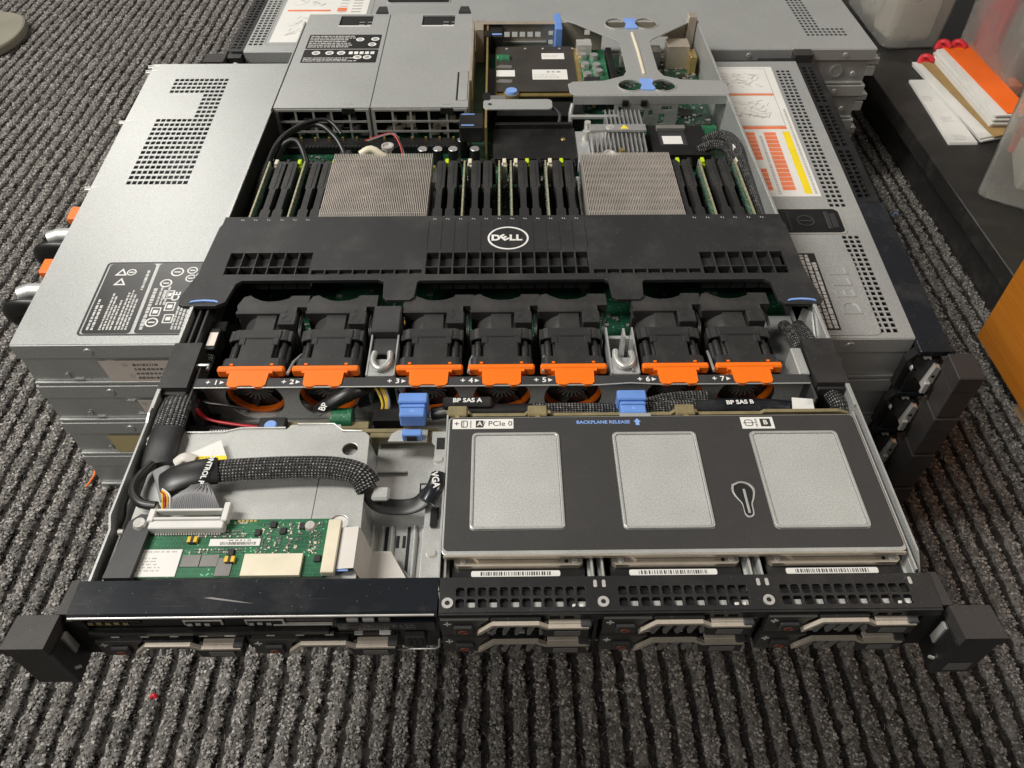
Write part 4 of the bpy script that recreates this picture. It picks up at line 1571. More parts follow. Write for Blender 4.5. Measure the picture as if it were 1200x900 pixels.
sp('braided_cable', TU([(-201, 196, 26), (-203, 180, 24), (-206, 160, 20), (-206, 140, 18)], 4.6, 14, .7, smooth_n=5), 'braid')
for x in (201, 211):
    sp('braided_cable', TU([(x - 1, 226, 22), (x, 206, 28), (x + 1, 186, 25), (x - 2, 160, 20), (x - 4, 146, 14)], 4.4, 14, .9, smooth_n=5), 'braid')
sp('wall_bracket', MB().prism([(186, 8), (236, 8), (236, 30), (222, 38), (206, 30), (186, 30)], 214.0, 215.2, 'x'), 'zinc_bright')
sp('bay_floor', B(192, 214, 150, 250, 5.7, 9), 'zinc_wall')

# ---- drive backplane and the wiring in front of the fan wall
BPN = sp('drive_backplane', MB().prism([(-36, 3), (213, 3), (213, 36.5), (206, 38.8), (160, 38.8), (158, 37), (120, 37), (118, 39.4), (104, 39.4), (102, 37), (60, 37),
        (30, 37), (28, 39.4), (14, 39.4), (12, 37), (-20, 37), (-22, 39.4), (-36, 39.4)], 130, 132.4, 'y'), 'olive_edge')
for x in (-29, 20, 111):
    sp('board_clip', B(x - 6, x + 6, 127.6, 136, 36, 40.6, .8), 'olive_edge', BPN)
    sp('clip_pin', B(x - 1.4, x + 1.4, 124.6, 128, 36, 41, .4), 'brass', BPN)
sp('side_backplane', B(-150, -40, 128, 131, 4, 25, .3), 'olive_edge')
sp('backplane_rail', B(-140, -86, 132, 138, 18, 24, .5), 'olive_edge')
sp('backplane_rail', B(-84, -40, 124, 127.8, 18, 25, .5), 'olive_edge')
cn = sp('socket_header', B(-200, -152, 128, 138, 6, 22, .5), 'plastic_black')
pins = MB()
for k in range(18):
    pins.box(-186 + k * 1.7, -185 + k * 1.7, 130, 133, 22, 22.5)
sp('header_pins', pins, 'print_white', cn, kind='stuff')
lb = sp('blue_lever', B(-154, -137, 124, 138, 16, 29, .8), 'plastic_black')
sp('lever_pad', C((-146, 131, 29), 4, .7, 'z', 20, 3.4), 'blue_light', lb)
for k in range(4):
    sp('red_wire', TU([(-198 + k * .8, 156 - k * 1.5, 30), (-196, 148 - k * 1.2, 24 + k), (-188, 142 - k, 22 + k * 1.2), (-172, 138 - k, 22 + k * 1.2), (-152, 135 - k, 22 + k)], .9, 6, smooth_n=6), 'wire_red')
for k in range(3):
    sp('black_wire', TU([(-197 + k, 158, 30), (-192 + k * 2, 150, 30 - k), (-178, 147, 30), (-164, 146, 27)], .9, 6, smooth_n=6), 'wire_black')
sp('sleeve', TU([(-203, 158, 34), (-201, 150, 30), (-197, 146, 27)], 5, 12, .8, smooth_n=4), 'wire_black')
# loom coming through the fan wall
sp('cable_loom', TU([(-120, 150, 22), (-112, 147, 30), (-100, 150, 36), (-92, 156, 34), (-88, 166, 28)], 5.2, 12, .8, smooth_n=5), 'wire_black')
for k in range(5):
    sp('loom_wire', TU([(-88 + k * 1.2, 166, 30), (-82 + k * 1.4, 156, 34), (-78 + k * 1.0, 148, 28), (-82 + k * 1.2, 142, 20 - k * .5)], 1.0, 6, smooth_n=5),
       ('wire_yellow', 'wire_black', 'wire_yellow', 'wire_yellow', 'wire_grey')[k])
sp('loom_plug', B(-84, -66, 136, 146, 12, 27, .6), 'plastic_black')
sp('choke', MB().cyl((-110, 141, 22), 7.5, 13, 'x', 20), 'pcb')
sp('loom_text', text('BP', 6, -114, 142, 33.2, 70, thick=.2, bold=.1), 'print_white')
for k in range(3):
    sp('yellow_wire', TU([(-80 + k * 2, 238, 14), (-78 + k * 2, 232, 24), (-72 + k * 2, 226, 22), (-68 + k, 216, 10)], 1.4, 6, smooth_n=5), ('wire_yellow', 'wire_black', 'wire_yellow')[k])

cab = sp('backplane_cable', TU([(-46, 140, 28), (-30, 140, 31), (0, 140, 31), (26, 140, 31)], 4.6, 14, .75, smooth_n=4), 'wire_black')
sp('cable_tag', B(-39, -8, 138.6, 146.6, 32, 37.6, 1.2), 'paint_black', cab)
sp('cable_tag_text', text('BP SAS A', 4.7, -23.5, 142.6, 37.66, thick=.12, bold=.12), 'print_white', cab)
cab = sp('backplane_cable', TU([(18, 140, 31), (50, 140, 31), (72, 140, 30), (96, 141, 31), (120, 142, 32)], 4.8, 16, .8, smooth_n=6), 'braid')
cab = sp('backplane_cable', TU([(64, 144, 25), (84, 144, 29), (104, 147, 33), (128, 148, 34)], 4.2, 16, .8, smooth_n=6), 'braid')
tgc = MB().tube([(112, 141, 31), (140, 141.5, 32), (172, 141, 31), (196, 140, 28)], 5.6, 14, .62, smooth_n=4)
cab = sp('backplane_cable', tgc, 'gloss_black')
sp('cable_tag_text', text('BP SAS B', 4.6, 147.5, 140.5, 36.2, 2, thick=.12, bold=.12), 'print_white', cab)
tgm = MB().add([(180, 136, 34), (194, 135, 33), (194, 143, 35.5), (181, 144, 36), (180, 136, 34.4), (194, 135, 33.4), (194, 143, 35.9), (181, 144, 36.4)],
               [(3, 2, 1, 0), (4, 5, 6, 7), (0, 1, 5, 4), (1, 2, 6, 5), (2, 3, 7, 6), (3, 0, 4, 7)])
sp('paper_tag', tgm, 'paper', cab)
sp('braided_cable', TU([(204, 150, 16), (206, 140, 20), (210, 134, 26), (211, 140, 32), (208, 150, 34)], 5.4, 14, .9, smooth_n=5), 'braid')
# blue release latches
for x0, x1, zz in ((-66, -48, 42), (70, 88, 43)):
    lt = MB().box(x0, x1, 138, 146, 26, zz, .8).box(x0 + 1.2, x1 - 1.2, 128, 138, 30, zz - 1.5, .8).box(x0 + 1.2, x1 - 1.2, 134.4, 136, zz - 1.5, zz - .6, .3)
    lo = sp('release_latch', lt, 'blue')
    sp('latch_mark', MB().prism([((x0 + x1) / 2 - 1.6, 131), ((x0 + x1) / 2, 133.4), ((x0 + x1) / 2 + 1.6, 131)], zz - 1.5, zz - 1.4), 'blue_light', lo)
sp('latch_plate', B(70, 89, 124.4, 128, 38, 41.6, .3), ZB)

# ---- left bay: tray over the control board
tr = plate([[(-206, 18), (-206, 118), (-170, 118), (-160, 121), (-132, 121), (-130, 124), (-100, 124), (-98, 118), (-84.5, 118), (-81.5, 115), (-78, 22), (-78, 18)],
            circle(-92, 105, 4.6), circle(-91.5, 54, 5)], 36.4, 37.6, .2)
TY = sp('bay_tray', tr, ZB)
sp('tray_skirt', MB().add([(-84.5, 118, 37.4), (-78, 18, 37.4), (-74.5, 18, 12), (-80.5, 118, 12), (-85.5, 118, 37.2), (-79, 18, 37.2), (-75.5, 18, 12), (-81.5, 118, 12)],
                          [(0, 3, 2, 1), (4, 5, 6, 7), (0, 1, 5, 4), (2, 3, 7, 6), (0, 4, 7, 3), (1, 2, 6, 5)]), ZB, TY)
sp('tray_edge', TU([(-206, 118.4, 37.8), (-170, 118.4, 37.8), (-160, 121.4, 37.8), (-133, 121.4, 38)], .7, 8), 'zinc_bright', TY)
sp('tray_edge', TU([(-126, 124.2, 38), (-104, 124.2, 38), (-98, 119, 37.8), (-86, 118.4, 37.8)], .7, 8), 'zinc_bright', TY)
sp('tray_seam', B(-107.2, -106.8, 54, 86, 37.62, 37.68), 'dark_grey', TY)
sp('spacer', C((-92, 105, 26), 4.4, 6, 'z', 18), 'zinc_wall', TY)
sp('spacer', C((-91.5, 54, 30), 4.9, 6.5, 'z', 18), 'white', TY)
# control board
mat('trace_green', (0.06, 0.26, 0.13), 0.4)
CB = sp('control_board', B(-200, -95, 20, 55, 38.6, 40.0), 'pcb')
for x0, x1, y0, y1, m_, nm in ((-194, -171, 20.4, 36.5, 'paper', 'board_label'), (-158, -131, 38.2, 42.6, 'paper', 'board_label'), (-137, -106.5, 19.6, 32.4, 'cream', 'thermal_pad'),
                               (-170, -160.4, 26, 33, 'mid_grey', 'shield'), (-160, -150.6, 26, 33, 'mid_grey', 'shield'), (-151, -143, 20.5, 31, 'mid_grey', 'shield')):
    sp(nm, B(x0, x1, y0, y1, 40.02, 40.5 if nm != 'thermal_pad' else 42.2, .1), m_, CB)
mb = MB()
print_lines(mb, -192, -180, 23, 32, 5, 40.54, g, .9, 1, 3, .4)
print_lines(mb, -192, -173, 34, 36, 1, 40.54, g, .9, 1, 3, .4)
sp('label_print', mb, 'print_grey', CB, kind='stuff')
mb = MB()
for k in range(26):
    w = g.choice((.3, .5, .7))
    mb.box(-152 + k * .74, -152 + k * .74 + w * .6, 38.8, 40.6, 40.54, 40.6)
print_lines(mb, -148, -134, 41, 42.2, 1, 40.54, g, .9, 1, 3, .5)
sp('label_print', mb, 'print_black', CB)
for x, y in ((-203.4 + 70, 46), (-110, 50), (-120, 47), (-126, 51), (-145, 34), (-99, 30)):
    sp('chip', B(x - 1.6, x + 1.6, y - 2, y + 2, 40.0, 41.4, .2), 'chip', CB)
bits, bits2 = MB(), MB()
for k in range(420):
    x, y = g.choice((-131, -127, -122, -116, -111, -104, -101)) + g.choice((-1.2, -.4, .4, 1.2)), 33.6 + .8 * g.randrange(0, 24)
    if k > 240:
        x, y = -168 + 1.0 * g.randrange(0, 30), g.choice((34.6, 36.2, 44.2, 45.6, 47.6, 52.4))
    if -158.5 < x < -130.5 and 37.5 < y < 43:
        continue
    a, b_ = g.choice(((.26, .42), (.42, .26), (.3, .6), (.6, .3)))
    (bits if k % 3 else bits2).box(x - a, x + a, y - b_, y + b_, 40.0, 40.0 + g.uniform(.25, .6))
sp('surface_parts', bits, 'mid_grey', CB, kind='stuff')
sp('surface_pads', bits2, 'cream', CB, kind='stuff')
trc = MB()
for k in range(7):
    trc.tube([(-150, 52.6 - k * 1.1, 40.02), (-140 + k * .8, 52.6 - k * 1.1, 40.02), (-134 + k * .4, 50.6 - k * .9, 40.02), (-114, 50.6 - k * .9, 40.02)], .16, 4)
for k in range(10):
    trc.tube([(-190 + k * 1.6, 45.4, 40.02), (-190 + k * 1.6, 41.5 + .3 * k, 40.02), (-186 + k * 1.6, 38.6, 40.02)], .14, 4)
sp('traces', trc, 'trace_green', CB, kind='stuff')
for x0 in (-200, -172):
    for k in range(5):
        sp('edge_pad', B(x0 + k * 2.2 + 26, x0 + k * 2.2 + 27.4, 53.2, 54.6, 40.0, 40.2), 'brass', CB)
for x, y in ((-167, 41.5), (-144.5, 29.5)):
    q = sp('inductor', B(x - 2.2, x + 2.2, y - 2, y + 2, 40, 42, .3), 'chip', CB)
    sp('inductor_ends', B(x - 2.6, x - .8, y - 1.7, y + 1.7, 40.1, 42.2).box(x + .8, x + 2.6, y - 1.7, y + 1.7, 40.1, 42.2), 'wire_yellow', q)
for x, y in ((-106, 50), (-198.5, 48)):
    sp('screw', screw(3.2, 1.6, c=(x, y, 40.2)), 'steel', CB)
fx = sp('ribbon_socket', B(-95.5, -88.5, 20, 52, 40.1, 44.2, .4), 'cream', CB)
sp('ribbon_stub', B(-88.4, -82, 22, 48, 41, 41.6), 'blue_light', fx)
bk = sp('board_strap', MB().prism([(-206, 18), (-192, 18), (-190.5, 52), (-192, 56), (-198, 56.5), (-203, 52)], 40.2, 44, 'z'), 'dark_grey')
sp('strap_screw', screw(3.8, 1.8, c=(-196.6, 50, 44)), 'steel', bk)
# white plug with its fan of grey wires
pl = sp('ribbon_plug', MB().box(-191, -151, 46, 51, 40.1, 46, .5).box(-189, -153, 51, 52.6, 42, 47, .4).box(-189, -153, 56.4, 58, 42, 47, .4).box(-192.5, -189, 50, 62, 42, 47, .5).box(-153, -149.5, 50, 62, 42, 47, .5), 'white')
cnt = MB()
for k in range(26):
    cnt.box(-188 + k * 1.36, -187.3 + k * 1.36, 44.8, 46.2, 40.1, 41.4)
sp('plug_contacts', cnt, 'steel', pl, kind='stuff')
for k in range(26):
    s_ = k / 25
    x1 = -185 + 30 * s_
    sp('ribbon_wire', TU([(x1, 57, 45.5), (x1 * .6 - 168 * .4 + (s_ - .5) * 4, 63 + 1.5 * math.sin(s_ * 3.1), 50 + 2 * math.sin(s_ * 3.1)), (-168 + (s_ - .5) * 12, 70 - 2 * abs(s_ - .5), 49 + (k % 3) * .7), (-171 + (s_ - .5) * 5, 79, 45)], .66, 5, smooth_n=6), 'wire_grey')
for k, m_ in enumerate(('wire_yellow', 'wire_red', 'wire_yellow', 'white')):
    sp('pigtail', TU([(-186 + k * 1.2, 57, 45), (-186 + k * 1.3, 63, 51), (-189, 67 + k, 48)], .6, 5, smooth_n=5), m_)
# sleeve running down the left wall
sl = sp('wall_sleeve', TU([(-206, 158, 30), (-205, 146, 36), (-203, 130, 40), (-202, 114, 41)], 9.6, 20, .42, smooth_n=6), 'braid')
sp('sleeve_tape', TU([(-201.4, 118, 42), (-201, 108, 42), (-201, 98, 40.8), (-200, 92, 40.2)], 10, 16, .32, smooth_n=4), 'paint_black', sl)
sp('round_cable', TU([(-203, 92, 42), (-207, 80, 44), (-206, 70, 45), (-199, 62, 46), (-190, 60, 46)], 2.7, 12, smooth_n=6), 'wire_black', sl)
sp('ribbon_bundle', TU([(-197, 88, 42), (-193, 81, 43), (-189, 73, 43), (-186, 67, 43)], 5, 12, .35, smooth_n=4), 'wire_grey', sl)
fl = sp('cable_flag', MB().prism([(-190, 90), (-186, 98), (-168, 109), (-160, 93), (-176, 88)], 41.5, 42, 'z'), 'paper')
sp('flag_yellow', MB().prism([(-183, 90.5), (-178, 97), (-162, 97.4), (-160.6, 93.6), (-176, 88.2)], 42.02, 42.2, 'z'), 'label_yellow', fl)
t_ = MB()
print_lines(t_, -179, -165, 91, 96.6, 4, 42.22, g, .9, 1, 3, .4)
sp('flag_print', t_, 'print_black', fl)
sp('flag_wrap', TU([(-190, 92, 42), (-185, 94.5, 44.5), (-179, 93.5, 43)], 3.4, 10, .45, smooth_n=4), 'ribbon', fl)
# braided flat lead across the tray
bl = sp('flat_lead', TU([(-168, 83, 46), (-150, 84.5, 46), (-125, 86, 45.5), (-100, 86, 45), (-84, 83, 43), (-78, 77, 38)], 7.6, 24, .38, smooth_n=7), 'braid')
sp('lead_wrap', TU([(-191, 74, 45), (-184, 76.5, 48), (-172, 80.5, 48.6), (-162, 83, 47)], 9.2, 16, .36, smooth_n=4), 'wire_black', bl)
sp('lead_text', text('CONTROL P', 4.2, -166, 82, 52.2, -96, thick=.15, bold=.12), 'print_white', bl)
sp('lead_tail', TU([(-84, 82, 43.4), (-78, 76, 37), (-72, 71, 30), (-60, 70, 28), (-50, 71, 30), (-42, 76, 35), (-38, 80, 37)], 5.4, 14, .2, smooth_n=7), 'wire_black', bl)
sp('lead_clasp', MB().box(-76, -66, 70, 79, 33, 36.5, 1.2), 'zinc_bright', bl)
vg = sp('lead_plug', TU([(-44, 66, 39), (-40, 74, 41), (-38, 84, 39)], 5, 12, .7, smooth_n=4), 'gloss_black', bl)
sp('plug_text', text('VGA', 5.4, -39.5, 77, 44.6, -80, thick=.2, bold=.14), 'print_white', bl)
# lower floor beside the tray
lf = perf_plate(-80, -33.5, 18, 128, 12, 13.4, [(-79, -60, 82, 106), (-52, -44, 90, 97)])
LF = sp('bay_floor_plate', lf, ZB)
sp('recess', B(-80, -58, 80, 108, 8, 9), 'white', LF)
sp('tang', MB().box(-51, -45, 92, 95, 12, 15, .4), ZB, LF)
for x in (-77, -71.5, -65.5, -52.5, -47.5, -45):
    sp('pressed_rib', TU([(x, 20, 13.6), (x + .4, 58, 14.2), (x - .2, 66, 13.4)], 1.6, 10), ZB, LF)
for x, a, b_ in ((-68.6, 46, 66), (-56, 26, 66), (-62, 52, 60), (-58.4, 52, 60)):
    sp('floor_slot', B(x - .9, x + .9, a, b_, 13.42, 13.6), 'dark_void', LF)
sp('triangle_bracket', MB().prism([(-80, 18), (-64, 40), (-60, 40), (-40, 18)], 15.6, 17, 'z'), ZB, LF)
sp('screw', screw(3.6, 2.4, c=(-63, 27, 17)), 'steel', LF)
rb = TU([(-84, 36, 41.4), (-80, 36, 44), (-77, 36, 38), (-75.5, 36, 26)], 13, 16, .05, up=(0, 1, 0), smooth_n=5)
rbm = MB().add([(-88, 23, 42), (-88, 48, 42), (-79, 23, 43), (-79, 48, 43), (-76.6, 21, 36), (-76.4, 46, 36), (-74.6, 21, 22), (-74.4, 45, 22)],
               [(0, 2, 3, 1), (2, 4, 5, 3), (4, 6, 7, 5)])
rbm.add([(-88, 23, 41.7), (-88, 48, 41.7), (-79, 23, 42.7), (-79, 48, 42.7), (-76.9, 21, 36), (-76.7, 46, 36), (-74.9, 21, 22), (-74.7, 45, 22)],
        [(1, 3, 2, 0), (3, 5, 4, 2), (5, 7, 6, 4)])
sp('flat_ribbon', rbm, 'ribbon')
sp('flat_ribbon', MB().prism([(-74.5, 21), (-50, 21), (-64, 45), (-74.5, 45)], 21.4, 22, 'z'), 'ribbon')
# strip between left bay and drive cage
ds = MB().prism([(-46, 18), (-34.6, 18), (-34.6, 126), (-45, 126), (-45, 118), (-43, 116), (-43, 98), (-46, 96)], 26, 27.4, 'z')
DS = sp('divider_strip', ds, ZB)
sp('divider_wall', B(-35.4, -34.4, 18, 128, 2, 41), ZB, DS)
sp('divider_slot', B(-42, -37, 112, 121, 27.42, 27.6), 'dark_void', DS)
sp('divider_slot', B(-42, -38, 62, 70, 27.42, 27.6), 'dark_void', DS)
sp('spring_clip', B(-42.6, -38.4, 56, 68, 27.5, 30, .5), 'plastic_black', DS)
sp('spring_clip', B(-42.6, -38.4, 84, 92, 27.5, 31, .5), 'plastic_black', DS)
for x, y in ((-40.5, 104), (-41, 40)):
    sp('screw', screw(3.0, 1.6, c=(x, y, 27.4)), 'steel', DS)
sp('stud', C((-42, 22, 27.4), 2.0, 6, 'z', 12), 'steel', DS)
hk = MB().prism([(-72, 118), (-48, 118), (-48, 127), (-66, 127), (-70, 124)], 27, 28.2, 'z')
hk = sp('hook_plate', hk, ZB)
sp('blue_key', MB().box(-63, -51, 118, 123, 28.3, 34, .5), 'blue', hk)
sp('key_hole', MB().box(-60, -54, 117.2, 118.1, 29, 33), 'dark_void', hk)

# ---- drive cage: metal cover, black film with windows, pressed pads
DCV = sp('cage_cover', plate([rrect(-34, 211.5, 30, 124.6, 3)], 40.4, 42.6, .4), ZB)
sp('cover_fold', B(-33, 211, 29.0, 30.2, 39.6, 42.4, .4), 'bronze_steel', DCV)
pads = [(-19.5, 32, 45, 111.5), (63.5, 113, 44.6, 111.2), (145, 197, 44, 111)]
keyh = [(128, 72), (127.4, 68), (128.6, 64), (130.6, 60), (130.8, 54), (132.6, 52), (135, 54), (135.4, 60), (137, 64), (138, 69), (136, 72.6), (132, 73.8)]
film = plate([rrect(-33, 210.6, 32.4, 123.8, 2.5)] + [rrect(a - .4, b_ + .4, c - .4, d + .4, 3) for a, b_, c, d in pads] + [[(132.6 + (x - 132.6) * 1.2, 63 + (y - 63) * 1.09) for x, y in keyh]], 42.62, 42.95)
FM = sp('cover_film', film, 'film_black', DCV)
for a, b_, c, d in pads:
    sp('pad_rim', plate([rrect(a, b_, c, d, 3), rrect(a + 1.6, b_ - 1.6, c + 1.6, d - 1.6, 2)], 42.6, 43.9, .35), ZB, DCV)
    sp('pad', plate([rrect(a + 1.8, b_ - 1.8, c + 1.8, d - 1.8, 2)], 42.6, 43.1, .1), 'pad_steel', DCV)
keyh = [(p.x, p.y) for p in catmull([Vector((a, b_, 0)) for a, b_ in keyh + keyh[:1]], 4)[:-1]]
kc = [(132.6 + (x - 132.6) * 1.22, 63 + (y - 63) * 1.1) for x, y in keyh]
sp('keyhole_rim', plate([kc, keyh], 42.6, 43.5, .15), ZB, DCV)
sp('keyhole_pit', MB().prism(keyh, 42.6, 42.68), 'dark_void', DCV)
sp('keyhole_tongue', B(132.6, 134, 54, 70, 42.7, 43.2, .2), ZB, DCV)
s1 = sp('cage_sticker', B(-31.5, 5, 115, 122.6, 42.98, 43.1), 'paper', DCV)
s2 = sp('cage_sticker', B(142, 161.5, 113.4, 122.4, 42.98, 43.1), 'paper', DCV)
tx = B(-17.5, -13, 116, 121.4, 43.12, 43.2).join(text('/ PCIe 0', 5.4, -4.4, 118.8, 43.12, thick=.08)).join(text('+', 6, -29, 118.8, 43.12, thick=.08))
for a in range(6):
    tx.box(-25.5 + .0, -24.5, 116 + a * .95, 116.4 + a * .95, 43.12, 43.2)
    tx.box(-21, -20.2, 116 + a * .95, 116.5 + a * .95, 43.12, 43.2)
tx.join(plate([rrect(-26.4, -22.4, 116, 121.4, 1.2), rrect(-25.9, -22.9, 116.5, 120.9, .8)], 43.12, 43.2))
sp('sticker_print', tx, 'print_black', DCV)
sp('sticker_letter', text('A', 4.6, -15.2, 118.7, 43.22, thick=.08, bold=.1), 'paper', DCV)
tx = B(153.5, 159.6, 115, 121, 43.12, 43.2).join(plate([rrect(144, 149, 115.4, 120.4, 1.5), rrect(144.5, 148.5, 115.9, 119.9, 1)], 43.12, 43.2))
for a in range(5):
    tx.box(150.4, 151.6, 115 + a * 1.3, 115.6 + a * 1.3, 43.12, 43.2)
tx.box(143.2, 150, 117.7, 118.1, 43.12, 43.2)
sp('sticker_print', tx, 'print_black', DCV)
sp('sticker_letter', text('B', 4.8, 156.5, 118, 43.22, thick=.08, bold=.1), 'paper', DCV)
tx = text('BACKPLANE RELEASE', 3.45, 59, 119.4, 42.98, thick=.1, bold=.07, sx=.98)
tx.prism([(77.4, 119.6), (79.6, 122.2), (81.8, 119.6), (80.7, 119.6), (80.7, 117), (78.5, 117), (78.5, 119.6)], 42.98, 43.08)
sp('cover_lettering', tx, 'print_blue', DCV)
# drives seen between cover and front panel
for i, (x0, x1) in enumerate(((-28.5, 41.5), (55, 124.5), (138, 210))):
    hd = sp('hard_drive', MB().prism([(x0, 20), (x1, 20), (x1, 110), (x0, 110)], 8, 33, 'z'), 'plastic_black')
    top = MB().prism([(x0 + 1, 28.6), (x0 + 3, 27), (x1 - 3, 27), (x1 - 1, 28.6), (x1 - 1, 110), (x0 + 1, 110)], 33.05, 36.4, 'z')
    top.prism([(x0 + 11, 31), (x0 + 14, 29.2), (x1 - 14, 29.2), (x1 - 11, 31), (x1 - 11, 110), (x0 + 11, 110)], 36.4, 38, 'z')
    sp('drive_lid', top, 'bronze_steel', hd)
    for xx in (x0 + 6, x1 - 5):
        sp('drive_screw', screw(1.9, .6, c=(xx, 29.6, 36.42)), 'steel', hd)
    sp('drive_hole', C((x1 - 9.6, 29.4, 36.42), 1.1, .1, 'z', 10), 'dark_void', hd)
    dl = plate([rrect(x0 + 10, x1 - 13, 22.4, 25.8, 1)], 33.05, 33.3)
    dlo = sp('drive_label', dl, 'paper', hd)
    bc = MB()
    x = x0 + 15
    while x < x1 - 18:
        w = g.choice((.3, .5, .8))
        bc.box(x, x + w, 23, 25.2, 33.32, 33.36)
        x += w + g.choice((.4, .6, .9))
    sp('barcode', bc, 'print_black', hd, kind='stuff')
for x in (-32, 45, 50.5, 128, 133.5, 213):
    sp('cage_divider', B(x - .6, x + .6, 17, 40, 3, 38, .2).box(x - 2.0, x + 2.0, 18, 34, 30, 31, .2), ZB)

# ---- front panel, right half: perforated
hol, cols = [], ((-25.5, 12), (56.5, 12), (138.5, 12))
for x0, n in cols:
    for k in range(n):
        for y0 in (6.4, .2):
            hol.append((x0 + k * 5.55, x0 + k * 5.55 + 4.5, y0, y0 + 4.8))
PF = sp('perforated_panel', plate([[(-33.6, -2.4), (217.4, -2.4), (217.4, 17), (-33.6, 17)]] + [rrect(*h_, 1.1, 2) for h_ in hol], 41.6, 42.8, .12), 'paint_black')
fh = []
for x0, n in cols:
    for k in range(7):
        fh.append((x0 + 11 + k * 5.55 * 1.3, x0 + 16 + k * 5.55 * 1.3, 37.5, 40.2))
ff = perf_plate(-33.6, 217.4, 36.4, 42.4, 0, 1, fh).mapv(lambda x, y, z: (x, -2.5 - z + .0, y))
sp('panel_fold', ff, 'paint_black', PF)
for x in (-29.5, 48.5, 131.5):
    sp('panel_screw', MB().ring((x, 2.6, 42.8), 1.3, 2.9, .7, 'z', 18), 'steel', PF)
    sp('screw_pit', C((x, 2.6, 42.81), 1.25, .2, 'z', 12), 'dark_void', PF)
for x in (45.2, 49.6, 128.4, 132.8, 206):
    sp('panel_slot', plate([rrect(x - .9, x + .9, 10.6, 14.8, .85)], 42.82, 43.1, .1), 'steel', PF)
for x0, n in cols:
    for k in range(6):
        sp('hole_reflection', B(x0 + 5.4 + k * 11.1, x0 + 9.8 + k * 11.1, 1.0, 3.8, 40.4, 41.2, .2), 'zinc_bright', PF)  # added bright blocks painting the handle reflections seen through the holes
for k in range(7):
    sp('blue_tag', B(x0 - 154 + k * 9, x0 - 148 + k * 9, -1.8, .6, 32, 35.4, .2), ('blue', 'mid_grey')[k % 2], PF)
    sp('copper_tag', B(x0 - 70 + k * 9, x0 - 65 + k * 9, -1.8, .6, 32, 35.4, .2), 'label_orange' if k % 2 else 'bronze_steel', PF)
    sp('copper_tag', B(x0 + 12 + k * 9, x0 + 17 + k * 9, -1.8, .6, 32, 35.4, .2), 'label_orange' if k % 2 else 'bronze_steel', PF)
# left half: smooth cover over the control panel
cv = MB().prism([(-2.6, 39.4), (-2.6, 41.6), (-1.2, 42.9), (17, 42.9), (17, 41.4), (0, 41.4), (-1, 39.4)], -217.4, -34.6, 'x')
CV = sp('front_cover', cv, 'gloss_black')
sp('cover_edge', TU([(-217, -2.5, 41.0), (-120, -2.5, 41.3), (-36, -2.5, 41.2)], .7, 8), 'steel', CV)
sp('cover_scuff', MB().prism([(-152, 7), (-148, 7.3), (-136, 5.4), (-126, 3.6), (-134, 4.4), (-146, 6.0)], 42.92, 42.98, 'z'), 'mid_grey', CV)
CP = sp('control_panel', B(-217, -35, -.5, 12, 23.4, 38.6), 'plastic_black')
sp('panel_ledge', B(-212, -90, -4.2, -.6, 24, 27.4, .4), 'plastic_black', CP)
for x0, x1, z0, z1, m_ in ((-212, -184, 32, 35, 'brass'), (-163, -143, 30, 35, 'steel'), (-132, -112, 30, 35, 'steel')):
    sp('port', MB().box(x0, x1, -1.4, -.55, z0, z1, .3), m_ if m_ != 'brass' else 'plastic_black', CP)
    sp('port_mouth', MB().box(x0 + 1.4, x1 - 1.4, -1.7, -1.45, z0 + .9, z1 - .9), 'dark_void', CP)
    for k in range(5):
        sp('port_pin', MB().box(x0 + 2 + k * 4.4, x0 + 4.6 + k * 4.4, -2.2, -1.72, z0 + .8 + .5 * (k % 2), z0 + 2.6 + .5 * (k % 2)), m_, CP) if m_ == 'brass' or k < 3 else None
sp('display_slot', B(-118, -88, -2.2, -.6, 30, 31, .2), 'steel', CP)
sp('display_button', C((-86, -2.4, 31), 1.7, 1.8, 'y', 12), 'dark_grey', CP)
for k in range(3):
    sp('display_key', B(-80.5 + k * 8, -74.5 + k * 8, -2.0, -.6, 32.5, 36, .3), 'steel' if k < 2 else 'mid_grey', CP)
sp('name_plate', B(-86, -36, -2.6, -.6, 24.5, 33, .4), 'gloss_black', CP)
t_ = text('PowerEdge R620', 5.4, 0, 0, 0, thick=.1, sx=1.05)
t_.mapv(lambda x, y, z: (x - 66, -2.66 - z, y + 29))
t_.f = [f for f in t_.f]
sp('name_lettering', t_, 'mid_grey', CP)
sp('release_button', MB().box(-53, -42, -4.2, -.6, 8, 20, .6), 'dark_grey', CP)
sp('button_ribs', MB().box(-51, -49.6, -4.8, -4.3, 10, 18).box(-48, -46.6, -4.8, -4.3, 10, 18).box(-45, -43.6, -4.8, -4.3, 10, 18), 'plastic_black', CP)
sp('button_back', B(-62, -35, -.4, 8, 2, 23.2), 'plastic_black', CP)
sp('corner_strip', TU([(-60, -3, 3.4), (-38, -3, 3.4), (-35.6, -3, 6), (-35.2, -3, 14)], .6, 6), 'steel', CP)


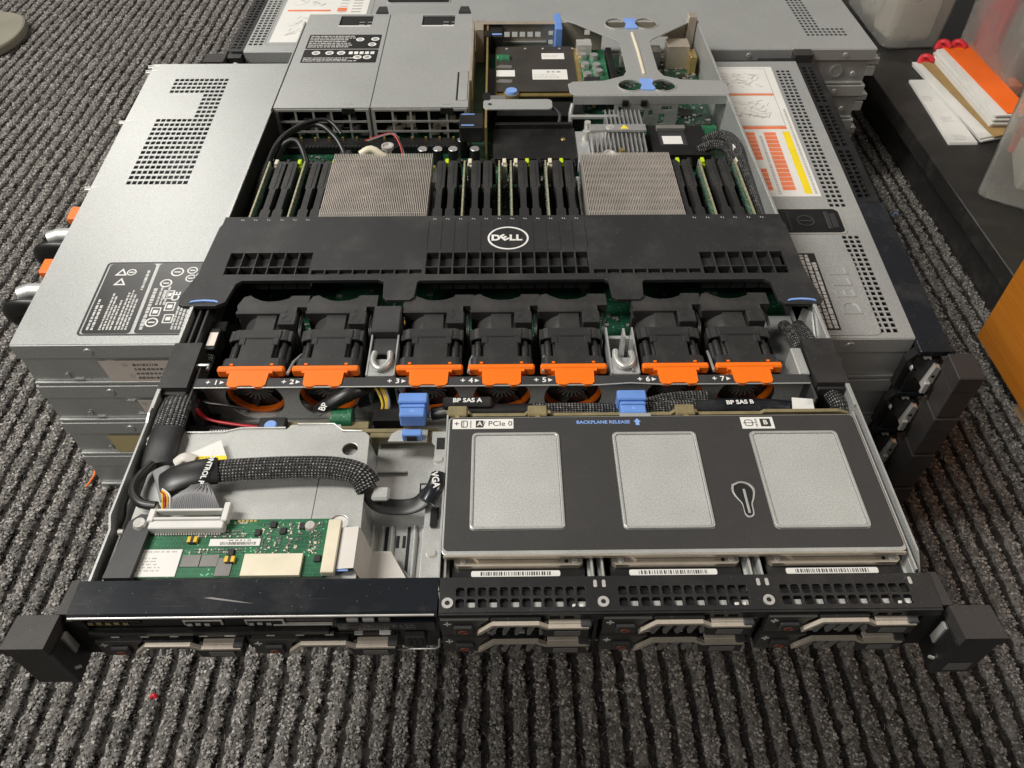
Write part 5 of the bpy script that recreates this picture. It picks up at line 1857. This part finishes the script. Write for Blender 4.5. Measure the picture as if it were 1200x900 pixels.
# ---- drive carriers
def carrier_proto():
    """front of a hot-swap carrier; x 0..74, y 0 is the body front, z 0..17.4"""
    b_ = MB().box(0, 74, .5, 14, .4, 17.2, .5)
    body = sp('drive_carrier', b_, 'plastic_black')
    sp('end_block', MB().prism([(0, 1), (17, 1), (20, 5), (20, 12), (24, 16.6), (0, 16.6)], -2.6, .45, 'y'), 'carrier_grey', body)
    bt = sp('release_button', MB().box(6.5, 16, -4.6, -2.5, 4.5, 12, .6), 'dark_grey', body)
    rg = MB()
    rg.tube([(11.2 + 2.3 * math.cos(a / 2), -4.7, 7.6 + 1.3 * math.sin(a / 2)) for a in range(13)], .32, 5, caps=False)
    sp('button_ring', rg, 'ring_dull', bt)
    mk_ = MB().box(1.4, 5.2, -2.8, -2.62, 12.4, 13.2).box(2.9, 3.7, -2.8, -2.62, 10.8, 14.8)
    sp('cross_mark', mk_, 'print_white', body)
    gr = MB().box(24, 50, -1.0, .4, 4, 13)
    gri = sp('grille', gr, 'dark_void', body)
    for k in range(5):
        sp('grille_bar', MB().prism([(24.6 + k * 6.2, 4), (26.2 + k * 6.2, 4), (28.6 + k * 6.2, 12.4), (27 + k * 6.2, 12.4)], -4.6, -1.05, 'y'), 'mid_grey', gri)
    hp = [(18, 5.4), (20, 6.4), (27, 14.6), (48, 14.6), (53, 11.2), (74, 11.2), (74, 12.8), (53.8, 12.8), (49, 16.4), (26, 16.4), (18.8, 8)]
    sp('lever', MB().prism(hp, -5.4, -3.2, 'y').box(54, 74, -3.1, 0.4, 12.0, 13.4, .4), 'lever_metal', body)
    sp('lever_root', MB().prism([(25, 14.6), (50, 14.6), (50, 17.0), (25, 17.0)], -3.0, .4, 'y'), 'plastic_black', body)
    sp('lever_grip', MB().prism([(52, 3), (74, 3), (74, 11.4), (53.2, 11.4), (50, 13)], -5.2, -1.1, 'y'), 'plastic_black', body)
    sp('lever_label', B(57, 70, -5.7, -5.25, 5, 9.6, .1), 'mid_grey', body)
    sp('side_clip', MB().box(70, 75.4, -5, 2, 11.6, 14, .5), 'dark_grey', body)
    sp('top_tab', MB().box(66, 72, -1, 5, 17.2, 18.6, .5), 'white', body)
    for k in range(4):
        sp('top_contact', MB().box(8 + k * 15, 12.5 + k * 15, -.8, 1.6, 17.22, 17.8, .2), 'steel', body)
    return body


mat('carrier_grey', (0.042, 0.039, 0.036), 0.45)
mat('lever_metal', (0.50, 0.44, 0.37), 0.40, 0.35, 0.08, 60, 0.08, 1500)
pos = [(-33, -2.4, 23), (48.5, -2.4, 23), (131, -2.4, 23), (-33, -2.4, 3.4), (48.5, -2.4, 3.4), (131, -2.4, 3.4), (-211, -2.4, 3.4), (-131.5, -2.4, 3.4)]
proto = carrier_proto()
for i, p in enumerate(pos):
    o = proto if i == 0 else copy_tree(proto, SV)
    o.location = tuple(c * S for c in p)
for x in (44.6, 127, 206.5, -136, -58):
    sp('bay_post', MB().box(x, x + 2.4, -1, 14, 2.4, 36 if x > 0 else 22, .3), 'plastic_black')

# ---- rack ears
for s_ in (-1, 1):
    def m_(p):
        return (s_ * p[0], p[1])
    top = [m_(p) for p in ((221, -1), (241.5, -1), (243.5, -18.5), (222.5, -18.5))]
    E_ = sp('rack_ear', MB().prism([m_(p) for p in ((222.5, -18.5), (243.5, -18.5), (241.5, -1), (221, -1))], 34.5, 42.2), 'ear_black')
    sp('ear_shell', MB().prism([m_(p) for p in ((225, -17.6), (242.4, -17.6), (240.8, -2), (225, -2))], .8, 34.4), 'ear_black', E_)
    sp('ear_cheek', MB().prism([m_(p) for p in ((221, -18.2), (224.8, -18.2), (224.8, 0), (221, 0))], .8, 34.4), 'paint_black', E_)
    sp('ear_bracket', MB().prism([m_(p) for p in ((217.6, -.4), (223.6, -.4), (222, 18), (217.6, 18))], 2, 41.6), 'ear_black', E_)
    sp('ear_latch', MB().prism([m_(p) for p in ((219.8, -9), (220.9, -9.2), (220.9, -5.2), (219.8, -5))], 17, 33), 'zinc_bright', E_)
    sp('ear_glint', MB().prism([m_(p) for p in ((218.4, -14), (220.8, -15), (220.8, -14.2), (218.4, -13.2))], 10, 12), 'steel', E_)
    sp('ear_gap_shade', MB().prism([m_(p) for p in ((211, -2.4), (220.9, -2.4), (220.9, -1.4), (211, -1.4))], 2, 38), 'dark_void', E_)  # near-black plate; shade of the void between ear and panel painted in
    if s_ > 0:
        sp('ear_plate', MB().prism([(226.5, -17.9), (239, -17.9), (239, -17.7), (226.5, -17.7)], 4, 12), 'mid_grey', E_)

# ---- power supplies
for i, (x0, x1) in enumerate(((-215, -125), (-124, -32.5))):
    P_ = sp('power_supply', perf_plate(x0, x1, 507, 720, 40.6, 42, [(x0 + 36, x0 + 72, 689, 716)]), ZI)
    bx = MB().box(x0, x0 + 1, 507.5, 719, 3, 40.5).box(x1 - 1, x1, 507.5, 719, 3, 40.5).box(x0, x1, 718.5, 719.5, 3, 30).box(x0, x1, 508, 719, 2, 3)
    sp('casing', bx, 'zinc_wall', P_)
    xs_ = [x0 + 3 + k * (x1 - x0 - 6) / 5 for k in range(6)]
    gm = MB().box(x0 + 1, x1 - 1, 506, 507.6, 38.6, 40.5).box(x0 + 1, x1 - 1, 506, 507.6, 5, 7.6).box(x0 + 1, x0 + 3.6, 506, 507.6, 7.6, 38.6).box(x1 - 3.6, x1 - 1, 506, 507.6, 7.6, 38.6)
    G_ = sp('grille', gm, 'psu_grille', P_)
    for k in range(1, 5):
        sp('grille_bar', B(xs_[k] - 1, xs_[k] + 1, 506.2, 507.4, 7.6, 38.6), 'psu_grille', G_)
    for k in (1, 2):
        sp('grille_bar', B(x0 + 3.6, x1 - 3.6, 505.6, 506.1, 8 + k * 10.2 - 1, 8 + k * 10.2 + 1), 'psu_grille', G_)
    sp('grille_dark', B(x0 + 3, x1 - 3, 526, 527, 6, 38), 'dark_void', P_)
    ins = MB()
    for k in range(14):
        xx, zz = g.uniform(x0 + 8, x1 - 12), g.uniform(8, 26)
        ins.box(xx, xx + g.uniform(3, 9), 514, 520, zz, zz + g.uniform(2, 7))
    sp('innards', ins, 'bronze_steel' if i else 'mid_grey', P_, kind='stuff')
    sp('recess_floor', B(x0 + 35, x0 + 73, 688, 717, 38, 40.4), 'dark_void', P_)
    sp('recess_lip', B(x0 + 36, x0 + 72, 686, 688.8, 42.02, 42.6, .2), 'white', P_)
    sp('top_notch', B(x1 - 26, x1 - 14, 505.2, 506, 36, 41.8, .2), 'plastic_black', P_)
    sp('top_dimple', B(x1 - 24, x1 - 17, 512, 515, 42, 42.5, .2), 'zinc_bright', P_)
    for k in range(4):
        sp('top_tick', B(x1 - 32 + (k % 2) * 9, x1 - 26 + (k % 2) * 9, 690 + (k // 2) * 7, 691.4 + (k // 2) * 7, 42, 42.25), 'zinc_bright', P_)
    hm = MB().prism([(x1 - 16, 720), (x1 - 2, 720), (x1 - 5, 736), (x1 - 14, 736)], 14, 44, 'z')
    sp('pull_handle', hm, 'dark_grey', P_)
    if i == 0:
        for y0, y1 in ((600, 630), (632, 666)):
            lo = sp('rating_label', plate([rrect(x0 + 9, x1 - 4, y0, y1, 1.5)], 42.02, 42.2), 'label_black', P_)
            mb = MB()
            if y0 > 620:
                print_lines(mb, x0 + 11, x1 - 31, y0 + 2, y1 - 2, 7, 42.22, g, .95, 2, 6, .5)
                sym = [(x1 - 26, y1 - 12), (x1 - 10, y1 - 11), (x1 - 12, y0 + 10)]
            else:
                print_lines(mb, x0 + 11, x1 - 24, y0 + 2, y0 + 12, 3, 42.22, g, .95, 2, 6, .5)
                sym = [(x0 + 22, y1 - 8), (x0 + 36, y1 - 8), (x0 + 48, y1 - 8), (x1 - 14, y0 + 12), (x1 - 24, y0 + 12)]
            for cx, cy in sym:
                mb.ring((cx, cy, 42.2), 2.6, 4.4, .08, 'z', 14)
                mb.box(cx - 2, cx + 2, cy - .8, cy + .8, 42.2, 42.28)
            if y0 < 620:
                for q in range(5):
                    mb.box(x0 + 56 + q * 5.6, x0 + 60 + q * 5.6, y1 - 11, y1 - 5, 42.2, 42.28)
            sp('label_print', mb, 'print_white', lo)
    else:
        sp('spring_tab', B(x1 - 10, x1 - 1.2, 520, 580, 42.02, 43, .3), ZB, P_)
        sp('tab_gap', B(x1 - 12, x1 - 10.2, 520, 578, 42.02, 42.2), 'dark_void', P_)
sp('supply_seam', B(-124.9, -124.1, 508, 718, 30, 41.8), 'dark_grey')

# cables behind the left memory bank
for pts, r_ in (([(-211, 340, 18), (-209, 400, 28), (-204, 440, 34), (-195, 462, 40), (-170, 476, 42), (-152, 462, 38), (-142, 446, 30), (-138, 438, 20)], 2.6),
                ([(-208, 345, 22), (-206, 410, 32), (-200, 450, 40), (-180, 470, 46), (-160, 480, 44), (-146, 466, 38)], 1.8),
                ([(-204, 440, 26), (-196, 452, 36), (-184, 454, 38), (-176, 440, 28), (-175, 432, 18)], 2.8),
                ([(-206, 352, 14), (-196, 380, 12), (-205, 430, 20), (-199, 458, 30)], 2.4)):
    sp('black_cable', TU(pts, r_, 8, smooth_n=6), 'wire_black')
sp('cable_plug', B(-146, -136, 436, 450, 12, 32, .8), 'plastic_black')
sp('cable_wrap', TU([(-130, 458, 22), (-120, 460, 26), (-108, 456, 20)], 3.6, 10, smooth_n=4), 'cream')
for k, m_2 in enumerate(('wire_red', 'wire_black', 'wire_grey')):
    sp('thin_wire', TU([(-128 + k, 478, 24), (-105 + k, 484, 28), (-96, 474 + k, 24), (-92 + k, 462, 16)], .9, 6, smooth_n=5), m_2)
# loom along the right wall
for k, pts in enumerate(([(186, 470, 26), (198, 468, 34), (208, 452, 36), (211, 420, 30), (212, 380, 26), (212, 335, 22)],
                         [(180, 462, 22), (194, 458, 30), (205, 446, 30), (208, 410, 24), (209.5, 370, 20), (210, 335, 18)])):
    sp('braided_loom', TU(pts, 4.8, 14, smooth_n=7), 'braid')
sp('white_clip', B(205, 209, 440, 447, 34, 38, .5), 'white')

# ---- riser cards and add-in card
RS = sp('riser_card', B(-16.4, -14.6, 470, 690, 8, 41.5), 'brass')
sp('riser_slot', B(-14.4, -7, 540, 612, 12, 30, .5), 'plastic_black', RS)
sp('riser_bracket', B(-29, -20, 676, 702, 6, 43, .4).box(-33, -30, 560, 700, 20, 42.6, .3), 'bronze_steel', RS)
for yy in (520, 660):
    sp('riser_clip', B(-18.6, -12, yy, yy + 14, 24, 43, .5), 'plastic_black', RS)
rc = sp('card_release', B(-40, -18, 474, 500, 24, 40, 1), 'plastic_black', RS)
for yy in (476, 496):
    sp('release_line', B(-38, -26, yy, yy + 1.6, 40, 40.5, .2), 'blue_light', rc)
lv = sp('card_latch', B(-13, 1, 666, 704, 20, 40, 1), 'plastic_black', RS)
for yy in (668, 694):
    sp('latch_line', B(-11, 0, yy, yy + 3, 40, 40.8, .2), 'blue_light', lv)
sp('terminal', C((-6, 634, 28), 6, 14, 'x', 12), 'pcb', RS)
sp('blue_slider', B(58, 66, 676, 716, 12, 43.8, 1), 'blue')
AC = sp('network_card', B(-7, 82, 557, 664, 26, 27.6), 'brass')
sp('card_plate', B(-6, 76, 562, 663, 28.5, 30, .4), 'nic_brown', AC)
sp('card_pcb', B(78, 110, 566, 662, 25, 26.4), 'pcb', AC)
for x0, x1, y0, y1 in ((42, 66, 632, 646), (31, 67, 586, 608), (-6, 13, 593, 607)):
    sp('card_label', B(x0, x1, y0, y1, 30.02, 30.15), 'paper', AC)
mb = MB()
print_lines(mb, 33, 60, 588, 598, 3, 30.18, g, .9, 2, 4, .35)
print_lines(mb, 44, 64, 636, 642, 2, 30.18, g, .9, 2, 4, .35)
mb.box(46, 49, 601, 604.5, 30.18, 30.22).box(51, 54, 601, 604.5, 30.18, 30.22).box(56, 60, 601, 604.5, 30.18, 30.22)
sp('label_print', mb, 'print_grey', AC, kind='stuff')
for y0 in (580, 612):
    sp('plate_window', MB().prism([(-6, y0), (8, y0 - 1), (10, y0 + 1), (10, y0 + 6), (-2, y0 + 7), (-6, y0 + 4)], 30.02, 30.2, 'z'), 'mid_grey', AC)
for k, x in enumerate((5, 25, 44, 62, 76)):
    sp('plate_rivet', C((x, 657, 30), 1.4, .5, 'z', 10), 'steel', AC)
for x, y, ring_ in ((9, 559, True), (94, 572, True)):
    th = sp('thumb_screw', C((x, y, 30), 6.2, 2.6, 'z', 24, 5.6), 'blue_light', AC)
    sp('thumb_base', MB().cyl((x, y, 24), 7.6, 5.8, 'z', 20), 'olive_edge', th)
    sp('thumb_post', C((x, y - 1, 8), 2.2, 15.8, 'z', 12), 'brass', th)
for x, y in ((86, 642), (98, 640), (87, 620), (99, 618), (88, 598), (100, 604)):
    sp('coil', C((x, y, 26.5), 4.6, 5, 'z', 16, 4.2), 'aluminium', AC)
sp('card_cage', B(80, 96, 648, 662, 26.5, 38, .4), 'steel', AC)
sp('card_chip', B(84, 100, 582, 592, 26.5, 30, .3), 'chip', AC)
sp('slot_socket', B(112, 118, 580, 660, 8, 30, .4), 'plastic_black', AC)
sp('support_bar', plate([rrect(-18, 47, 503, 522, 5)], 40.6, 42, .3), ZI)
sp('bar_tab', B(-17, 3, 522.2, 530, 40.6, 41.8, .2), 'mid_grey')
sp('bar_screw', C((-12, 512, 42), 1.8, .5, 'z', 12), 'dark_grey')
sp('bar_arm', TU([(46, 512, 40), (54, 506, 34), (52, 498, 24)], 1.6, 8, smooth_n=4), 'dark_grey')
# black card tray below the support bar
BT = sp('card_tray', B(-9, 68, 446, 498, 16, 25, .8), 'plastic_black')
sp('tray_ridge', B(-7, 66, 497, 501, 22, 30, .6), 'plastic_black', BT)
sp('tray_notch', B(6, 56, 444.4, 446, 17, 23, .3), 'dark_void', BT)
sp('tray_screw', screw(2.2, .6, c=(56, 478, 25)), 'brass', BT)
sp('tray_block', B(-6, 80, 524, 552, 10, 24, .6), 'plastic_black', BT)
# storage controller with finned cooler
CK = sp('controller_card', B(68, 140, 438, 506, 12, 13.4), 'pcb_dark')
sp('controller_frame', B(68, 80, 440, 494, 13.5, 24, .5), 'zinc_wall', CK)
ck = sp('cooler', B(80, 131, 443, 500, 16, 21, .4), 'aluminium', CK)
for k in range(13):
    x = 81 + k * 4.0
    fin = MB().prism([(444, 21), (476, 21), (476, 33.5), (446, 31)], x, x + .9, 'x')
    fin.prism([(484, 21), (512, 21), (512, 36), (484, 36)], x, x + .9, 'x') if k > 3 else None
    sp('cooler_fin', fin, 'aluminium', ck)
band = sp('cooler_band', B(80, 132, 474, 484.6, 34, 36.4, .3), 'aluminium', ck)
sp('band_screw', MB().ring((99, 479, 36.4), 2, 4, .5, 'z', 16).cyl((99, 479, 36.4), 1.4, .8, 'z', 12), 'steel', band)
sp('band_warning', MB().prism([(108, 476), (116, 476), (112, 483)], 36.42, 36.5, 'z'), 'label_yellow', band)
for x, y in ((80, 497), (77, 480)):
    sp('spring_post', C((x, y, 16), 3, 16, 'z', 12), 'steel', CK)
sp('controller_post', C((107, 446, 13), 2.4, 20, 'z', 12), 'brass', CK)
# small storage module and neighbours
IM = sp('storage_module', B(138, 190, 452, 504, 12, 24, .6), 'plastic_black')
sp('module_bridge', B(145, 172, 492, 498, 24, 28, .4), 'mid_grey', IM)
sp('module_label', B(149, 167, 470, 484, 24.02, 24.2), 'paper', IM)
sp('module_slot', B(146, 171, 468, 498, 24.0, 24.1), 'dark_grey', IM)
sp('module_card', B(178, 206, 484, 512, 18, 19.4), 'pcb', IM)
sp('module_edge', B(178, 204, 478, 484, 16, 19, .3), 'bronze_steel', IM)

# ---- big riser cage on the right
ol = [(65, 716), (217, 716), (216, 700), (206, 692), (160, 650), (156, 642), (156, 578), (160, 566), (176, 558), (214, 555), (219, 549), (219, 530), (216, 527),
      (70, 527), (65, 531), (64, 549), (69, 554), (100, 556), (120, 566), (124, 576), (124, 640), (120, 648), (80, 690), (66, 700)]
hs_ = [circle(125.6, 688, 12, 24, 13), circle(157.6, 688, 12, 24, 13), circle(124.8, 545, 12, 24, 11), circle(156.4, 545, 12, 24, 11.5)]
RC = sp('riser_cage', plate([ol] + hs_, 42, 43.4, .3), ZI)
for h_ in hs_:
    cx = sum(p[0] for p in h_) / len(h_)
    cy = sum(p[1] for p in h_) / len(h_)
    sp('oval_rim', plate([[(cx + (x - cx) * 1.1, cy + (y - cy) * 1.1) for x, y in h_], h_], 43.4, 44.2, .2), ZB, RC)
for y0, y1 in ((674, 701), (535, 558)):
    sp('blue_grip', MB().prism([(135, y0), (146.5, y0), (148, y0 + 4), (145.6, (y0 + y1) / 2), (148, y1 - 4), (146.5, y1), (135, y1), (133.5, y1 - 4), (136, (y0 + y1) / 2), (133.5, y0 + 4)], 43.42, 44.4, 'z'), 'blue_light', RC)
sp('stiffener', TU([(140, 664, 43.4), (141, 620, 43.6), (141, 568, 43.4)], 1.7, 10), 'cream', RC)
sp('cage_fold', B(68, 217, 525.6, 526.9, 34, 43, .3), ZI, RC)
fc = perf_plate(108, 170, 12, 34, 0, 1.2, [(112, 118, 26, 32), (132, 138, 16, 28), (142, 146, 22, 28), (152, 158, 14, 24), (154, 164, 28, 32), (122, 126, 14, 20)]).mapv(lambda x, y, z: (x, 527 - z, y))
sp('cage_front', fc, ZI, RC)
sp('cage_side', B(215, 216, 530, 700, 14, 42), ZI, RC)
sp('cage_post', B(205, 214, 690, 702, 6, 50, .6), 'bronze_steel', RC)
for x in (115, 133):
    sp('cage_hook', B(x, x + 6, 523, 525.4, 33, 39, .4), 'plastic_black', RC)
sp('cage_leg', TU([(68, 528, 34), (66, 524, 26), (66, 518, 14)], 2.2, 8, smooth_n=3), 'zinc_bright', RC)
sp('cage_shelf', B(66, 112, 516, 520, 24, 27, .4), ZI, RC)
